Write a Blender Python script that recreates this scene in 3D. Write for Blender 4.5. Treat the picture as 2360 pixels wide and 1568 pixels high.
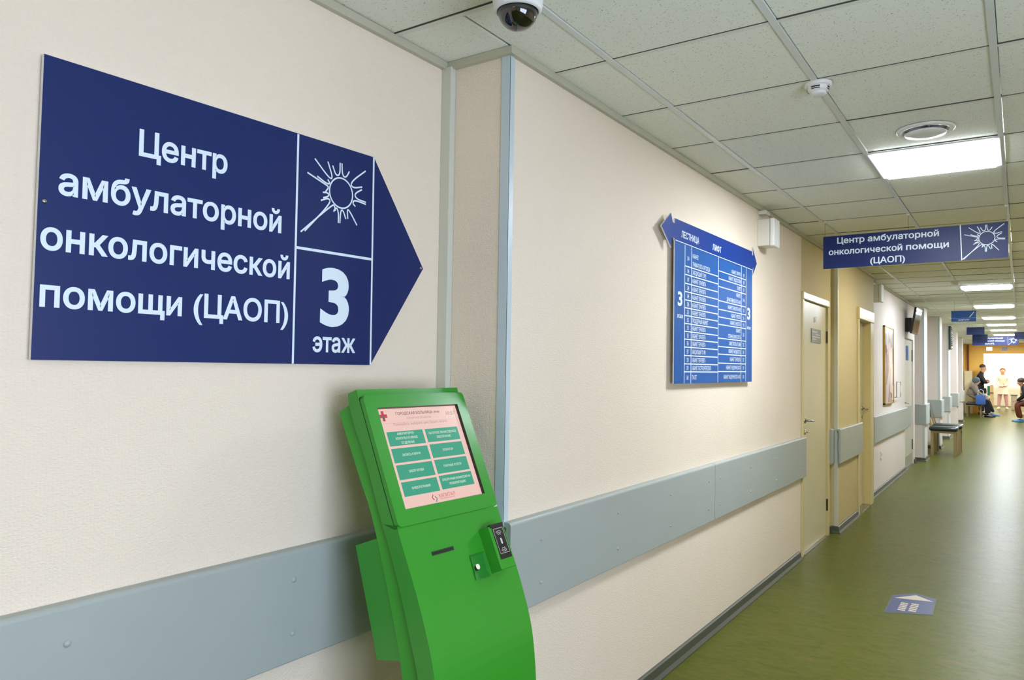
import bpy, bmesh, math, random
from mathutils import Vector, Matrix
random.seed(7)
for o in list(bpy.data.objects): bpy.data.objects.remove(o)
sc = bpy.context.scene
C = sc.collection
PI = math.pi
# ------------------------------------------------------------------ camera, world, exposure
CZ = 1.56
cam = bpy.data.cameras.new('camera'); cam.sensor_width = 36; cam.lens = 1724.13/2360*36
cam.clip_end = 200; cam.clip_start = 0.05
co = bpy.data.objects.new('camera', cam); C.objects.link(co)
R_ = Vector((0.82701252, 0.56197017, 0.0154862)); U_ = Vector((0.00698303, -0.03781305, 0.99926043)); F_ = Vector((-0.56214014, 0.82629274, 0.03519612))
M = Matrix((R_, U_, -F_)).transposed().to_4x4(); M.translation = (0, 0, CZ)
co.matrix_world = M; sc.camera = co
w = bpy.data.worlds.new('world'); sc.world = w; w.use_nodes = True
w.node_tree.nodes['Background'].inputs[0].default_value = (.95, .97, 1, 1)
w.node_tree.nodes['Background'].inputs[1].default_value = 0.3
vs = sc.view_settings; vs.view_transform = 'Standard'; vs.look = 'None'; vs.gamma = 1; vs.use_curve_mapping = False; vs.exposure = 0.07
LAMP = 62.0          # emission of the ceiling panels
def lin(c):
    return tuple((v/12.92 if v <= .04045 else ((v+.055)/1.055)**2.4) for v in (x/255 for x in c)) + (1,)

# ------------------------------------------------------------------ materials
MATS = {}
def mat(name, col, rough=.5, metal=0, spec=.5, emit=0, var=.0, vscale=8, bump=0, bscale=60, emcol=None, coat=0):
    m = bpy.data.materials.new(name); m.use_nodes = True; nt = m.node_tree; b = nt.nodes['Principled BSDF']
    c = lin(col); b.inputs['Base Color'].default_value = c; b.inputs['Roughness'].default_value = rough
    b.inputs['Metallic'].default_value = metal; b.inputs['Specular IOR Level'].default_value = spec
    b.inputs['Coat Weight'].default_value = coat
    tc = nt.nodes.new('ShaderNodeTexCoord')
    if emit:
        b.inputs['Emission Color'].default_value = lin(emcol) if emcol else c; b.inputs['Emission Strength'].default_value = emit
    n = nt.nodes.new('ShaderNodeTexNoise'); n.inputs['Scale'].default_value = vscale; n.inputs['Detail'].default_value = 4
    nt.links.new(tc.outputs['Object'], n.inputs['Vector'])
    if var:
        r = nt.nodes.new('ShaderNodeMapRange'); r.inputs[3].default_value = 1-var; r.inputs[4].default_value = 1+var*.6
        nt.links.new(n.outputs['Fac'], r.inputs[0])
        mx = nt.nodes.new('ShaderNodeVectorMath'); mx.operation = 'SCALE'; mx.inputs[0].default_value = c[:3]
        nt.links.new(r.outputs[0], mx.inputs['Scale']); nt.links.new(mx.outputs[0], b.inputs['Base Color'])
    if bump:
        n2 = nt.nodes.new('ShaderNodeTexNoise'); n2.inputs['Scale'].default_value = bscale; n2.inputs['Detail'].default_value = 3
        nt.links.new(tc.outputs['Object'], n2.inputs['Vector'])
        bp = nt.nodes.new('ShaderNodeBump'); bp.inputs['Strength'].default_value = bump; bp.inputs['Distance'].default_value = .002
        nt.links.new(n2.outputs['Fac'], bp.inputs['Height']); nt.links.new(bp.outputs[0], b.inputs['Normal'])
    MATS[name] = m; return m
def wallpaper(name, col):
    """painted woven-glass wallpaper: rice-grain relief"""
    m = mat(name, col, .62, spec=.35); nt = m.node_tree; b = nt.nodes['Principled BSDF']
    tc = nt.nodes.new('ShaderNodeTexCoord'); mp = nt.nodes.new('ShaderNodeMapping'); mp.inputs['Scale'].default_value = (115, 115, 215)
    v = nt.nodes.new('ShaderNodeTexVoronoi'); v.feature = 'SMOOTH_F1'; v.inputs['Scale'].default_value = 1; v.inputs['Randomness'].default_value = .55
    n = nt.nodes.new('ShaderNodeTexNoise'); n.inputs['Scale'].default_value = 1.3; n.inputs['Detail'].default_value = 5
    nt.links.new(tc.outputs['Object'], mp.inputs[0]); nt.links.new(mp.outputs[0], v.inputs['Vector']); nt.links.new(tc.outputs['Object'], n.inputs['Vector'])
    bp = nt.nodes.new('ShaderNodeBump'); v.inputs['Smoothness'].default_value = .45; bp.inputs['Strength'].default_value = .6; bp.inputs['Distance'].default_value = .0028; bp.invert = True
    nt.links.new(v.outputs['Distance'], bp.inputs['Height']); nt.links.new(bp.outputs[0], b.inputs['Normal'])
    r = nt.nodes.new('ShaderNodeMapRange'); r.inputs[3].default_value = .955; r.inputs[4].default_value = 1.03
    nt.links.new(n.outputs['Fac'], r.inputs[0])
    mx = nt.nodes.new('ShaderNodeVectorMath'); mx.operation = 'SCALE'; mx.inputs[0].default_value = lin(col)[:3]
    nt.links.new(r.outputs[0], mx.inputs['Scale']); nt.links.new(mx.outputs[0], b.inputs['Base Color'])
    return m
wallpaper('wall_cream', (237, 223, 201))
wallpaper('wall_yellow', (205, 190, 140))
wallpaper('wall_white', (234, 225, 217))
mat('wall_plain', (226, 219, 208), .6, var=.03)
mat('wall_orange', (255, 200, 92), .6, var=.05)
def tile_mat():
    m = mat('ceiling_tile', (236, 238, 224), .9, spec=.15); nt = m.node_tree; b = nt.nodes['Principled BSDF']
    tc = nt.nodes.new('ShaderNodeTexCoord'); v = nt.nodes.new('ShaderNodeTexVoronoi'); v.inputs['Scale'].default_value = 105
    nz = nt.nodes.new('ShaderNodeTexNoise'); nz.inputs['Scale'].default_value = 90; nz.inputs['Detail'].default_value = 2
    ad = nt.nodes.new('ShaderNodeMixRGB'); ad.blend_type = 'ADD'; ad.inputs[0].default_value = .018
    nt.links.new(tc.outputs['Object'], ad.inputs[1]); nt.links.new(nz.outputs['Color'], ad.inputs[2]); nt.links.new(ad.outputs[0], v.inputs['Vector'])
    cr = nt.nodes.new('ShaderNodeValToRGB'); e = cr.color_ramp.elements
    e[0].position = .13; e[0].color = (.22, .22, .17, 1); e[1].position = .21; e[1].color = (1, 1, 1, 1)
    nt.links.new(v.outputs['Distance'], cr.inputs[0])
    n2 = nt.nodes.new('ShaderNodeTexNoise'); n2.inputs['Scale'].default_value = 28; n2.inputs['Detail'].default_value = 3
    nt.links.new(tc.outputs['Object'], n2.inputs['Vector'])
    th = nt.nodes.new('ShaderNodeMath'); th.operation = 'GREATER_THAN'; th.inputs[1].default_value = .44; nt.links.new(n2.outputs['Fac'], th.inputs[0])
    mx = nt.nodes.new('ShaderNodeMixRGB'); mx.blend_type = 'MULTIPLY'; mx.inputs[1].default_value = lin((236, 238, 224))
    nt.links.new(th.outputs[0], mx.inputs[0]); nt.links.new(cr.outputs[0], mx.inputs[2]); nt.links.new(mx.outputs[0], b.inputs['Base Color'])
tile_mat()
mat('grid_metal', (214, 219, 212), .3, spec=.6, bump=.02)
mat('gap_shadow', (70, 70, 58), .8); mat('tee_metal', (224, 226, 212), .6, spec=.3); mat('angle_metal', (186, 184, 160), .4, spec=.5)
def floor_mat():
    m = mat('linoleum', (118, 127, 58), .3, spec=.22); nt = m.node_tree; b = nt.nodes['Principled BSDF']
    tc = nt.nodes.new('ShaderNodeTexCoord'); mp = nt.nodes.new('ShaderNodeMapping'); mp.inputs['Scale'].default_value = (3.5, 7.5, 1)
    n = nt.nodes.new('ShaderNodeTexNoise'); n.inputs['Scale'].default_value = 2.2; n.inputs['Detail'].default_value = 9; n.inputs['Roughness'].default_value = .62; n.inputs['Distortion'].default_value = 1.2
    nt.links.new(tc.outputs['Object'], mp.inputs[0]); nt.links.new(mp.outputs[0], n.inputs['Vector'])
    b.inputs['IOR'].default_value = 1.24
    cr = nt.nodes.new('ShaderNodeValToRGB'); e = cr.color_ramp.elements
    e[0].position = .3; e[0].color = lin((80, 84, 30)); e[1].position = .72; e[1].color = lin((106, 98, 50))
    x = e.new(.5); x.color = lin((90, 97, 34))
    nt.links.new(n.outputs['Fac'], cr.inputs[0]); nt.links.new(cr.outputs[0], b.inputs['Base Color'])
    n2 = nt.nodes.new('ShaderNodeTexNoise'); n2.inputs['Scale'].default_value = 14; n2.inputs['Detail'].default_value = 5
    nt.links.new(mp.outputs[0], n2.inputs['Vector'])
    r = nt.nodes.new('ShaderNodeMapRange'); r.inputs[3].default_value = .2; r.inputs[4].default_value = .5
    nt.links.new(n2.outputs['Fac'], r.inputs[0]); nt.links.new(r.outputs[0], b.inputs['Roughness'])
    bp = nt.nodes.new('ShaderNodeBump'); bp.inputs['Strength'].default_value = .12; bp.inputs['Distance'].default_value = .003
    nt.links.new(n2.outputs['Fac'], bp.inputs['Height']); nt.links.new(bp.outputs[0], b.inputs['Normal'])
floor_mat()
mat('rail', (168, 176, 170), .42, spec=.45, var=.03, bump=.05, bscale=400)
mat('rail_cap', (196, 207, 208), .35)
mat('corner_blue', (196, 211, 213), .35, var=.02)
mat('duct', (205, 206, 190), .4)
mat('skirting', (74, 78, 66), .4, spec=.5, var=.08)
mat('door_paint', (214, 205, 168), .28, spec=.5, var=.03, vscale=3)
mat('casing_paint', (212, 198, 142), .3, var=.03, vscale=3)
mat('door_grey', (205, 203, 186), .32, var=.02)
mat('steel', (170, 168, 160), .25, metal=1)
mat('dark_steel', (90, 84, 70), .4, metal=.9)
mat('plaque', (132, 134, 128), .3, metal=.4)
mat('plaque_text', (205, 205, 195), .4)
mat('green', (50, 150, 38), .27, spec=.5, bump=.05, bscale=240, var=.02)
mat('green_seam', (16, 60, 22), .6)
mat('black', (16, 16, 18), .35)
mat('black_gloss', (8, 8, 10), .06, spec=.8)
mat('navy', (15, 37, 96), .42, spec=.35, var=.05, vscale=2)
mat('board_blue', (30, 88, 156), .5, spec=.2, var=.05, vscale=2)
mat('header_blue', (12, 56, 138), .5, spec=.2, var=.03, vscale=2)
mat('sign_blue', (52, 98, 176), .45, spec=.2); mat('edge_white', (226, 228, 232), .4)
mat('print_white', (226, 240, 248), .4)
mat('white_plastic', (236, 236, 230), .35, spec=.5)
mat('cream_plastic', (222, 220, 205), .4)
mat('smoke_glass', (10, 10, 12), .04, spec=.9, coat=.6)
mat('lamp_frame', (240, 242, 245), .4)
mat('lamp_glow', (255, 255, 255), .5, emit=LAMP, emcol=(236, 243, 255)); mat('lamp_dim', (255, 255, 255), .5, emit=LAMP*.5, emcol=(255, 244, 222))
mat('leather', (30, 46, 46), .28, spec=.6, bump=.2, bscale=90)
mat('back_grey', (96, 104, 100), .5)
mat('wood', (152, 132, 84), .45, var=.1, vscale=20)
mat('brown', (120, 52, 22), .5, var=.1)
mat('white_wall_bright', (250, 249, 246), .6)
mat('window_light', (255, 255, 255), .5, emit=2.8, emcol=(255, 238, 206))
mat('skin', (205, 150, 120), .55); mat('skin_pale', (226, 190, 165), .55)
mat('suit', (26, 24, 26), .8, var=.15, vscale=20); mat('trousers', (34, 36, 46), .8, var=.1)
mat('coat', (152, 140, 122), .85, var=.2, vscale=12); mat('scarf', (104, 116, 128), .8, var=.2, vscale=30)
mat('hair_dark', (66, 50, 42), .7, var=.2, vscale=60); mat('hair_red', (150, 84, 50), .6, var=.2, vscale=60)
mat('blue_bag', (74, 118, 196), .6, var=.3, vscale=30); mat('shoe_cover', (80, 150, 200), .5, var=.15); mat('shoe_black', (20, 20, 24), .4)
mat('lab_white', (248, 248, 248), .7); mat('pink', (238, 190, 206), .7); mat('teal_chair', (20, 120, 100), .5)
mat('exit_glow', (255, 246, 225), .5, emit=1.3, emcol=(255, 240, 205)); mat('grey_box', (170, 165, 160), .5)
mat('poster_frame', (176, 148, 66), .35, metal=.5); mat('grille_green', (46, 62, 54), .5); mat('grille_light', (210, 215, 205), .5)
mat('decal_blue', (50, 66, 116), .4, var=.1); mat('decal_edge', (74, 82, 70), .5); mat('decal_white', (196, 188, 170), .5)
mat('yellow_cream', (246, 226, 176), .5); mat('grey_bin', (200, 190, 190), .5); mat('kick', (170, 172, 150), .3)
def screen_mat(name, col, strength=.8):
    m = mat(name, (30, 30, 30), .12, spec=.5, emit=strength, emcol=col); return m
screen_mat('scr_bg', (255, 214, 204)); screen_mat('scr_btn', (66, 168, 138), .85); screen_mat('scr_white', (235, 245, 230), .9)
screen_mat('scr_dark', (110, 84, 92), .7); screen_mat('scr_grey', (186, 150, 150), .8); screen_mat('scr_red', (205, 62, 84), .85); screen_mat('scr_teal', (70, 120, 110), .8); screen_mat('scr_blue', (120, 120, 160), .8); screen_mat('scr_green', (150, 150, 110), .8)
def poster_mat():
    m = mat('poster_print', (180, 170, 185), .08, spec=.7); nt = m.node_tree; b = nt.nodes['Principled BSDF']
    tc = nt.nodes.new('ShaderNodeTexCoord'); mp = nt.nodes.new('ShaderNodeMapping'); mp.inputs['Scale'].default_value = (1, 2.2, 1.6)
    n = nt.nodes.new('ShaderNodeTexVoronoi'); n.inputs['Scale'].default_value = 2.5
    cr = nt.nodes.new('ShaderNodeValToRGB'); e = cr.color_ramp.elements; cr.color_ramp.interpolation = 'CONSTANT'
    e[0].color = lin((196, 200, 214)); e[1].position = .75; e[1].color = lin((236, 226, 220))
    for p, c in ((.3, (150, 130, 160)), (.42, (214, 196, 190)), (.55, (110, 104, 140))): x = e.new(p); x.color = lin(c)
    sp = nt.nodes.new('ShaderNodeSeparateColor')
    nt.links.new(tc.outputs['Object'], mp.inputs[0]); nt.links.new(mp.outputs[0], n.inputs['Vector']); nt.links.new(n.outputs['Color'], sp.inputs[0]); nt.links.new(sp.outputs[0], cr.inputs[0]); nt.links.new(cr.outputs[0], b.inputs['Base Color'])
poster_mat()

# ------------------------------------------------------------------ object helpers
BASE = {}
def thing(name, loc, label, cat, group=None):
    o = bpy.data.objects.new(name, None); o.empty_display_size = .1; C.objects.link(o); o.location = loc
    o['label'] = label; o['category'] = cat
    if group: o['group'] = group
    BASE[o.name] = Vector(loc); return o
def tag(o, label, cat, group=None):
    o['label'] = label; o['category'] = cat
    if group: o['group'] = group
    return o
def obj(name, bm, m, parent=None, origin=None, smooth=False):
    """one mesh object; vertices in bm are world coordinates"""
    if parent is not None: org = BASE[parent.name]
    elif origin is not None: org = Vector(origin)
    else:
        xs = [v.co for v in bm.verts]
        org = Vector((sum(v.x for v in xs)/len(xs), sum(v.y for v in xs)/len(xs), min(v.z for v in xs)))
    bmesh.ops.translate(bm, verts=bm.verts, vec=-org)
    me = bpy.data.meshes.new(name); bm.to_mesh(me); bm.free()
    for x in (m if isinstance(m, (list, tuple)) else [m]): me.materials.append(MATS[x])
    if smooth:
        for p in me.polygons: p.use_smooth = True
    o = bpy.data.objects.new(name, me); C.objects.link(o)
    if parent is not None: o.parent = parent; BASE[o.name] = org
    else: o.location = org; BASE[o.name] = org
    return o
def struct(name, bm, m, parent=None, label=None, **k):
    o = obj(name, bm, m, parent, **k)
    if parent is None: o['kind'] = 'structure'; o['label'] = label or name.replace('_', ' '); o['category'] = name.split('_')[0]
    return o
def box(bm, x0, x1, y0, y1, z0, z1, bev=0, mi=0):
    vs_ = [bm.verts.new((x, y, z)) for x in (x0, x1) for y in (y0, y1) for z in (z0, z1)]
    f = [bm.faces.new([vs_[i] for i in q]) for q in ((0, 1, 3, 2), (4, 6, 7, 5), (0, 4, 5, 1), (2, 3, 7, 6), (0, 2, 6, 4), (1, 5, 7, 3))]
    for q in f: q.material_index = mi
    if bev:
        ed = list({e for q in f for e in q.edges}); bmesh.ops.bevel(bm, geom=ed, offset=bev, segments=2, affect='EDGES', profile=.5, clamp_overlap=True)
    return bm
def bx(*a, **k): return box(bmesh.new(), *a, **k)
def fmap(O, A, B, N):
    O, A, B, N = map(Vector, (O, A, B, N))
    return lambda u, v, n=0: O+A*u+B*v+N*n
def prism(bm, pts, fm, n0, n1, mf=0, ms=0):
    """extrude polygon pts (u,v) between n0 and n1"""
    a = [bm.verts.new(fm(u, v, n0)) for u, v in pts]; b = [bm.verts.new(fm(u, v, n1)) for u, v in pts]; L = len(pts)
    f1 = bm.faces.new(a); f2 = bm.faces.new(b); f1.material_index = ms; f2.material_index = mf
    for i in range(L):
        f = bm.faces.new((a[i], a[(i+1) % L], b[(i+1) % L], b[i])); f.material_index = ms
    bmesh.ops.recalc_face_normals(bm, faces=bm.faces)
    return bm
def quad(bm, fm, u0, u1, v0, v1, n=0, mi=0):
    f = bm.faces.new([bm.verts.new(fm(*p)) for p in ((u0, v0, n), (u1, v0, n), (u1, v1, n), (u0, v1, n))]); f.material_index = mi; return bm
def cyl(bm, c, axis, r0, r1, h, seg=24, cap=True):
    axis = Vector(axis).normalized(); t = axis.orthogonal().normalized(); s = axis.cross(t); c = Vector(c)
    A = [bm.verts.new(c+(t*math.cos(a)+s*math.sin(a))*r0) for a in (2*PI*i/seg for i in range(seg))]
    B = [bm.verts.new(c+axis*h+(t*math.cos(a)+s*math.sin(a))*r1) for a in (2*PI*i/seg for i in range(seg))]
    for i in range(seg): bm.faces.new((A[i], A[(i+1) % seg], B[(i+1) % seg], B[i]))
    if cap: bm.faces.new(A[::-1]); bm.faces.new(B)
    return bm
def lathe(bm, prof, c, axis=(0, 0, 1), seg=40):
    axis = Vector(axis).normalized(); t = axis.orthogonal().normalized(); s = axis.cross(t); c = Vector(c); prev = None
    for r, h in prof:
        if r < 1e-5: ring = [bm.verts.new(c+axis*h)]*seg
        else: ring = [bm.verts.new(c+axis*h+(t*math.cos(a)+s*math.sin(a))*r) for a in (2*PI*i/seg for i in range(seg))]
        if prev:
            for i in range(seg):
                q = [prev[i], prev[(i+1) % seg], ring[(i+1) % seg], ring[i]]; u = []
                for v in q:
                    if v not in u: u.append(v)
                if len(u) > 2: bm.faces.new(u)
        prev = ring
    return bm
def tube(bm, pts, r, seg=8):
    pts = [Vector(p) for p in pts]; prev = None
    for i, p in enumerate(pts):
        d = (pts[min(i+1, len(pts)-1)]-pts[max(i-1, 0)]).normalized(); t = d.orthogonal().normalized() if i == 0 else (t-d*t.dot(d)).normalized(); s = d.cross(t)
        ring = [bm.verts.new(p+(t*math.cos(a)+s*math.sin(a))*r) for a in (2*PI*k/seg for k in range(seg))]
        if prev:
            for k in range(seg): bm.faces.new((prev[k], prev[(k+1) % seg], ring[(k+1) % seg], ring[k]))
        else: bm.faces.new(ring[::-1])
        prev = ring
    bm.faces.new(prev); return bm
def chaikin(p, it=3, closed=False):
    for _ in range(it):
        q = [] if closed else [p[0]]
        for i in range(len(p) if closed else len(p)-1):
            a = p[i]; b = p[(i+1) % len(p)]
            q += [(a[0]*.75+b[0]*.25, a[1]*.75+b[1]*.25), (a[0]*.25+b[0]*.75, a[1]*.25+b[1]*.75)]
        if not closed: q.append(p[-1])
        p = q
    return p
def ribbon(bm, pts, wd, fm, n=0, closed=False, mi=0):
    L = len(pts); Lf = []; Rt = []
    for i, (x, y) in enumerate(pts):
        a = pts[(i-1) % L] if (closed or i > 0) else pts[0]; b = pts[(i+1) % L] if (closed or i < L-1) else pts[-1]
        dx, dy = b[0]-a[0], b[1]-a[1]; l = math.hypot(dx, dy) or 1; nx, ny = -dy/l*wd/2, dx/l*wd/2
        Lf.append(bm.verts.new(fm(x+nx, y+ny, n))); Rt.append(bm.verts.new(fm(x-nx, y-ny, n)))
    for i in range(L if closed else L-1):
        j = (i+1) % L; f = bm.faces.new((Lf[i], Rt[i], Rt[j], Lf[j])); f.material_index = mi
    return bm
# text ------------------------------------------------------------------------------------
TC = {}; ST = {}
def text_mesh(s, bold):
    """outline the letters and fill contour by contour; bold > 0 thickens the strokes"""
    k = (s, bold)
    if k in TC: return TC[k]
    cu = bpy.data.curves.new('t', 'FONT'); cu.body = s; cu.size = 1; cu.resolution_u = 5; cu.fill_mode = 'NONE'
    o = bpy.data.objects.new('t', cu); C.objects.link(o)
    dg = bpy.context.evaluated_depsgraph_get(); me = bpy.data.meshes.new_from_object(o.evaluated_get(dg))
    co_ = [(v.co.x, v.co.y) for v in me.vertices]; nb = {}
    for e in me.edges:
        p, q = e.vertices; nb.setdefault(p, []).append(q); nb.setdefault(q, []).append(p)
    order = {}
    for e in me.edges: order.setdefault(e.vertices[0], e.vertices[1])
    bpy.data.objects.remove(o); bpy.data.curves.remove(cu); bpy.data.meshes.remove(me)
    seen = set(); loops = []
    for st in sorted(nb):
        if st in seen: continue
        lp = [st]; seen.add(st); cur = st
        while True:
            nx = [q for q in nb[cur] if q not in seen]
            if order.get(cur) in nx: nx = [order[cur]]
            if not nx: break
            cur = nx[0]; seen.add(cur); lp.append(cur)
        pts = []
        for i in lp:
            if not pts or math.hypot(co_[i][0]-pts[-1][0], co_[i][1]-pts[-1][1]) > 1e-4: pts.append(co_[i])
        if len(pts) > 2: loops.append(pts)
    # constrained triangulation; keep what the outlines wind around (overlapping contours merge)
    from mathutils.geometry import delaunay_2d_cdt
    pv = [Vector(q) for p in loops for q in p]; pe = []; k0 = 0
    for p in loops: pe += [(k0+i, k0+(i+1) % len(p)) for i in range(len(p))]; k0 += len(p)
    vs_ = []; fs = []; lay = []
    if pv:
        V, _, Fc, _, _, _ = delaunay_2d_cdt(pv, pe, [], 0, 1e-5); V = [(v[0], v[1]) for v in V]
        segs = [(p[i], p[(i+1) % len(p)]) for p in loops for i in range(len(p))]
        def wind(x, y):
            n = 0
            for (xa, ya), (xb, yb) in segs:
                if (ya > y) != (yb > y) and x < (xb-xa)*(y-ya)/(yb-ya)+xa: n += 1 if yb > ya else -1
            return n
        keep = []
        for f in Fc:
            (xa, ya), (xb, yb), (xc, yc) = (V[i] for i in f)
            if (xb-xa)*(yc-ya)-(xc-xa)*(yb-ya) < 0: f = f[::-1]
            if wind((xa+xb+xc)/3+1.3e-7, (ya+yb+yc)/3+2.1e-7): keep.append(tuple(f))
        vs_ = list(V); fs = list(keep)
        if bold:
            de = {(f[i], f[(i+1) % 3]) for f in keep for i in range(3)}; nx = {}
            for a_, b_ in de:
                if (b_, a_) not in de: nx.setdefault(a_, []).append(b_)
            while nx:
                st = next(iter(nx)); lp = [st]; cur = nx[st].pop()
                if not nx[st]: del nx[st]
                while cur != st and cur in nx:
                    lp.append(cur); c2 = nx[cur].pop()
                    if not nx[cur]: del nx[cur]
                    cur = c2
                p = []
                for i in lp:
                    if not p or math.hypot(V[i][0]-p[-1][0], V[i][1]-p[-1][1]) > 2e-3: p.append(V[i])
                L = len(p)
                if L < 3: continue
                q = []
                for i in range(L):
                    d1 = Vector((p[i][0]-p[i-1][0], p[i][1]-p[i-1][1])); d2 = Vector((p[(i+1) % L][0]-p[i][0], p[(i+1) % L][1]-p[i][1]))
                    if d1.length < 1e-6 or d2.length < 1e-6: q.append(p[i]); continue
                    d1.normalize(); d2.normalize(); n1 = Vector((d1.y, -d1.x)); n2 = Vector((d2.y, -d2.x)); m_ = n1+n2
                    m_ = m_/max(.5, 1+n1.dot(n2)) if m_.length > 1e-4 else n1
                    q.append((p[i][0]+m_.x*bold, p[i][1]+m_.y*bold))
                k0 = len(vs_); vs_ += list(p)+q
                for i in range(L): j = (i+1) % L; fs.append((k0+i, k0+j, k0+L+j, k0+L+i))
        lay = [0]*len(V)+[1]*(len(vs_)-len(V))
    TC[k] = (vs_, fs); ST[k] = lay
    return TC[k]
def text(bm, s, fm, u0, u1, base, cap, n=0, bold=.022, mi=0, align=None, skew=0):
    """fit the line between u0 and u1, baseline at v=base, capital height cap"""
    v, f = text_mesh(s, bold)
    if not v: return bm
    H = max(y for x, y in text_mesh('Н', bold)[0]); x0 = min(x for x, y in v); x1 = max(x for x, y in v)
    sy = cap/H
    if align:            # (mode, natural condensation)
        sx = sy*align[1]; wd = (x1-x0)*sx
        if wd > (u1-u0): sx *= (u1-u0)/wd; wd = u1-u0
        a = {'l': u0, 'r': u1-wd, 'c': (u0+u1-wd)/2}[align[0]]
    else: a = u0; sx = (u1-u0)/(x1-x0)
    lay = ST[(s, bold)]
    vv = [bm.verts.new(fm(a+(x-x0)*sx, base+y*sy+skew*(x-x0)*sx, n+lay[i]*.00006)) for i, (x, y) in enumerate(v)]
    for q in f:
        try: ff = bm.faces.new([vv[i] for i in q]); ff.material_index = mi
        except ValueError: pass
    return bm

text0 = text
def tl(parent, m, s_, *a, name='lettering', **k):
    b = bmesh.new(); text0(b, s_, *a, **k)
    return obj(name, b, m, parent) if len(b.verts) else None

# ------------------------------------------------------------------ room dimensions
HC = 2.719            # ceiling
X1 = -1.829; X2 = -1.532; X3 = -1.475; XR = 1.75; XF = -1.86
YA = 2.212; YB = 6.59; YC = 7.80; YD = 9.98; YE = 14.75; YEND = 34.4; YB0 = -4.2
GX, GY = -1.2726, 2.5106
# floor
bm = bmesh.new(); box(bm, XF-.1, 3.2, YB0, 44, -.12, 0); struct('floor', bm, 'linoleum', origin=(0, 0, 0))
# walls
T = .14
def wallseg(name, m, x, y0, y1, z0=0, z1=HC+.1, label=None): return struct(name, bx(x-T, x, y0, y1, z0, z1), m, origin=(0, 0, 0), label=label)
wallseg('wall_left', 'wall_cream', X1, YB0, YA)
struct('wall_return', bx(X1-T, X2, YA, YA+.12, 0, HC+.1), 'wall_cream', origin=(0, 0, 0))
# wall B with door opening 6.59..7.62
bm = bx(X2-T, X2, YA+.12, YB, 0, HC+.1); struct('wall_left_middle', bm, 'wall_cream', origin=(0, 0, 0))
bm = bmesh.new(); box(bm, X2-T, X2, YB, 7.66, 2.235, HC+.1); box(bm, X2-T, X2, 7.66, YC, 0, HC+.1)
box(bm, X2-T, X3, YC, 8.86, 0, HC+.1); box(bm, X2-T, X3, 8.86, 9.74, 2.22, HC+.1); box(bm, X2-T, X3, 9.74, YD, 0, HC+.1)
struct('wall_left_yellow', bm, 'wall_yellow', origin=(0, 0, 0))
bm = bmesh.new(); box(bm, X2-T, X2, YD, 13.42, 0, HC+.1); box(bm, X2-T, X2, 13.42, 14.55, 2.12, HC+.1); box(bm, X2-T, X2, 14.55, YE, 0, HC+.1)
struct('wall_left_white', bm, 'wall_white', origin=(0, 0, 0))
wallseg('wall_left_far', 'wall_white', XF, YE, YEND)
# pillars of the far corridor
PIL = [(15.0, 15.55, -1.409), (17.7, 18.3, -1.381), (20.5, 21.1, -1.420), (24.0, 24.6, -1.465), (28.0, 28.6, -1.56)]
for i, (a, b, x) in enumerate(PIL):
    struct('wall_pillar', bx(XF, x, a, b, 0, HC), 'wall_white', origin=(0, 0, 0), label='projecting wall pier of the far corridor')
struct('wall_right', bx(XR, XR+T, YB0, YEND, 0, HC+.1), 'wall_cream', origin=(0, 0, 0))
struct('wall_back', bx(X1-T, XR+T, YB0-T, YB0, 0, HC+.1), 'wall_cream', origin=(0, 0, 0))
# end wall with the big opening
bm = bmesh.new(); box(bm, XF, -1.197, YEND, YEND+.25, 0, HC+.1); box(bm, -1.197, 1.15, YEND, YEND+.25, 2.347, HC+.1); box(bm, 1.15, XR+T, YEND, YEND+.25, 0, HC+.1)
struct('wall_end', bm, 'wall_orange', origin=(0, 0, 0))
# bright hall beyond
bm = bmesh.new(); box(bm, XF-.1, XF, YEND+.25, 44, 0, 3); box(bm, 3.1, 3.2, YEND+.25, 44, 0, 3); box(bm, XF-.1, 3.2, 44, 44.1, 0, 3); box(bm, XF-.1, 3.2, YEND+.25, 44, 3, 3.1)
struct('wall_hall', bm, 'white_wall_bright', origin=(0, 0, 0))
bm = bmesh.new(); quad(bm, fmap((0, 43.97, 0), (1, 0, 0), (0, 0, 1), (0, -1, 0)), -1.6, 2.9, .95, 2.8)
struct('window_1', bm, 'window_light', origin=(0, 0, 0))
bm = bmesh.new(); quad(bm, fmap((0, 0, 2.98), (1, 0, 0), (0, 1, 0), (0, 0, -1)), -1.2, 2.4, YEND+1.2, 42)
tag(obj('ceiling_light', bm, 'window_light'), 'broad glowing ceiling light of the bright hall beyond the opening', 'light')

# daylight window in the right wall beside the camera
bm = bmesh.new(); quad(bm, fmap((XR-.01, 0, 0), (0, 1, 0), (0, 0, 1), (-1, 0, 0)), -.8, 1.7, .7, 2.1); mat('daylight', (255, 255, 255), .5, emit=10.4, emcol=(208, 222, 255))
struct('window_2', bm, 'daylight', origin=(0, 0, 0))
for y in (-.8, .03, .87, 1.7): struct('window_frame', bx(XR-.05, XR, y-.03, y+.03, .67, 2.13), 'white_plastic', origin=(0, 0, 0))
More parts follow.
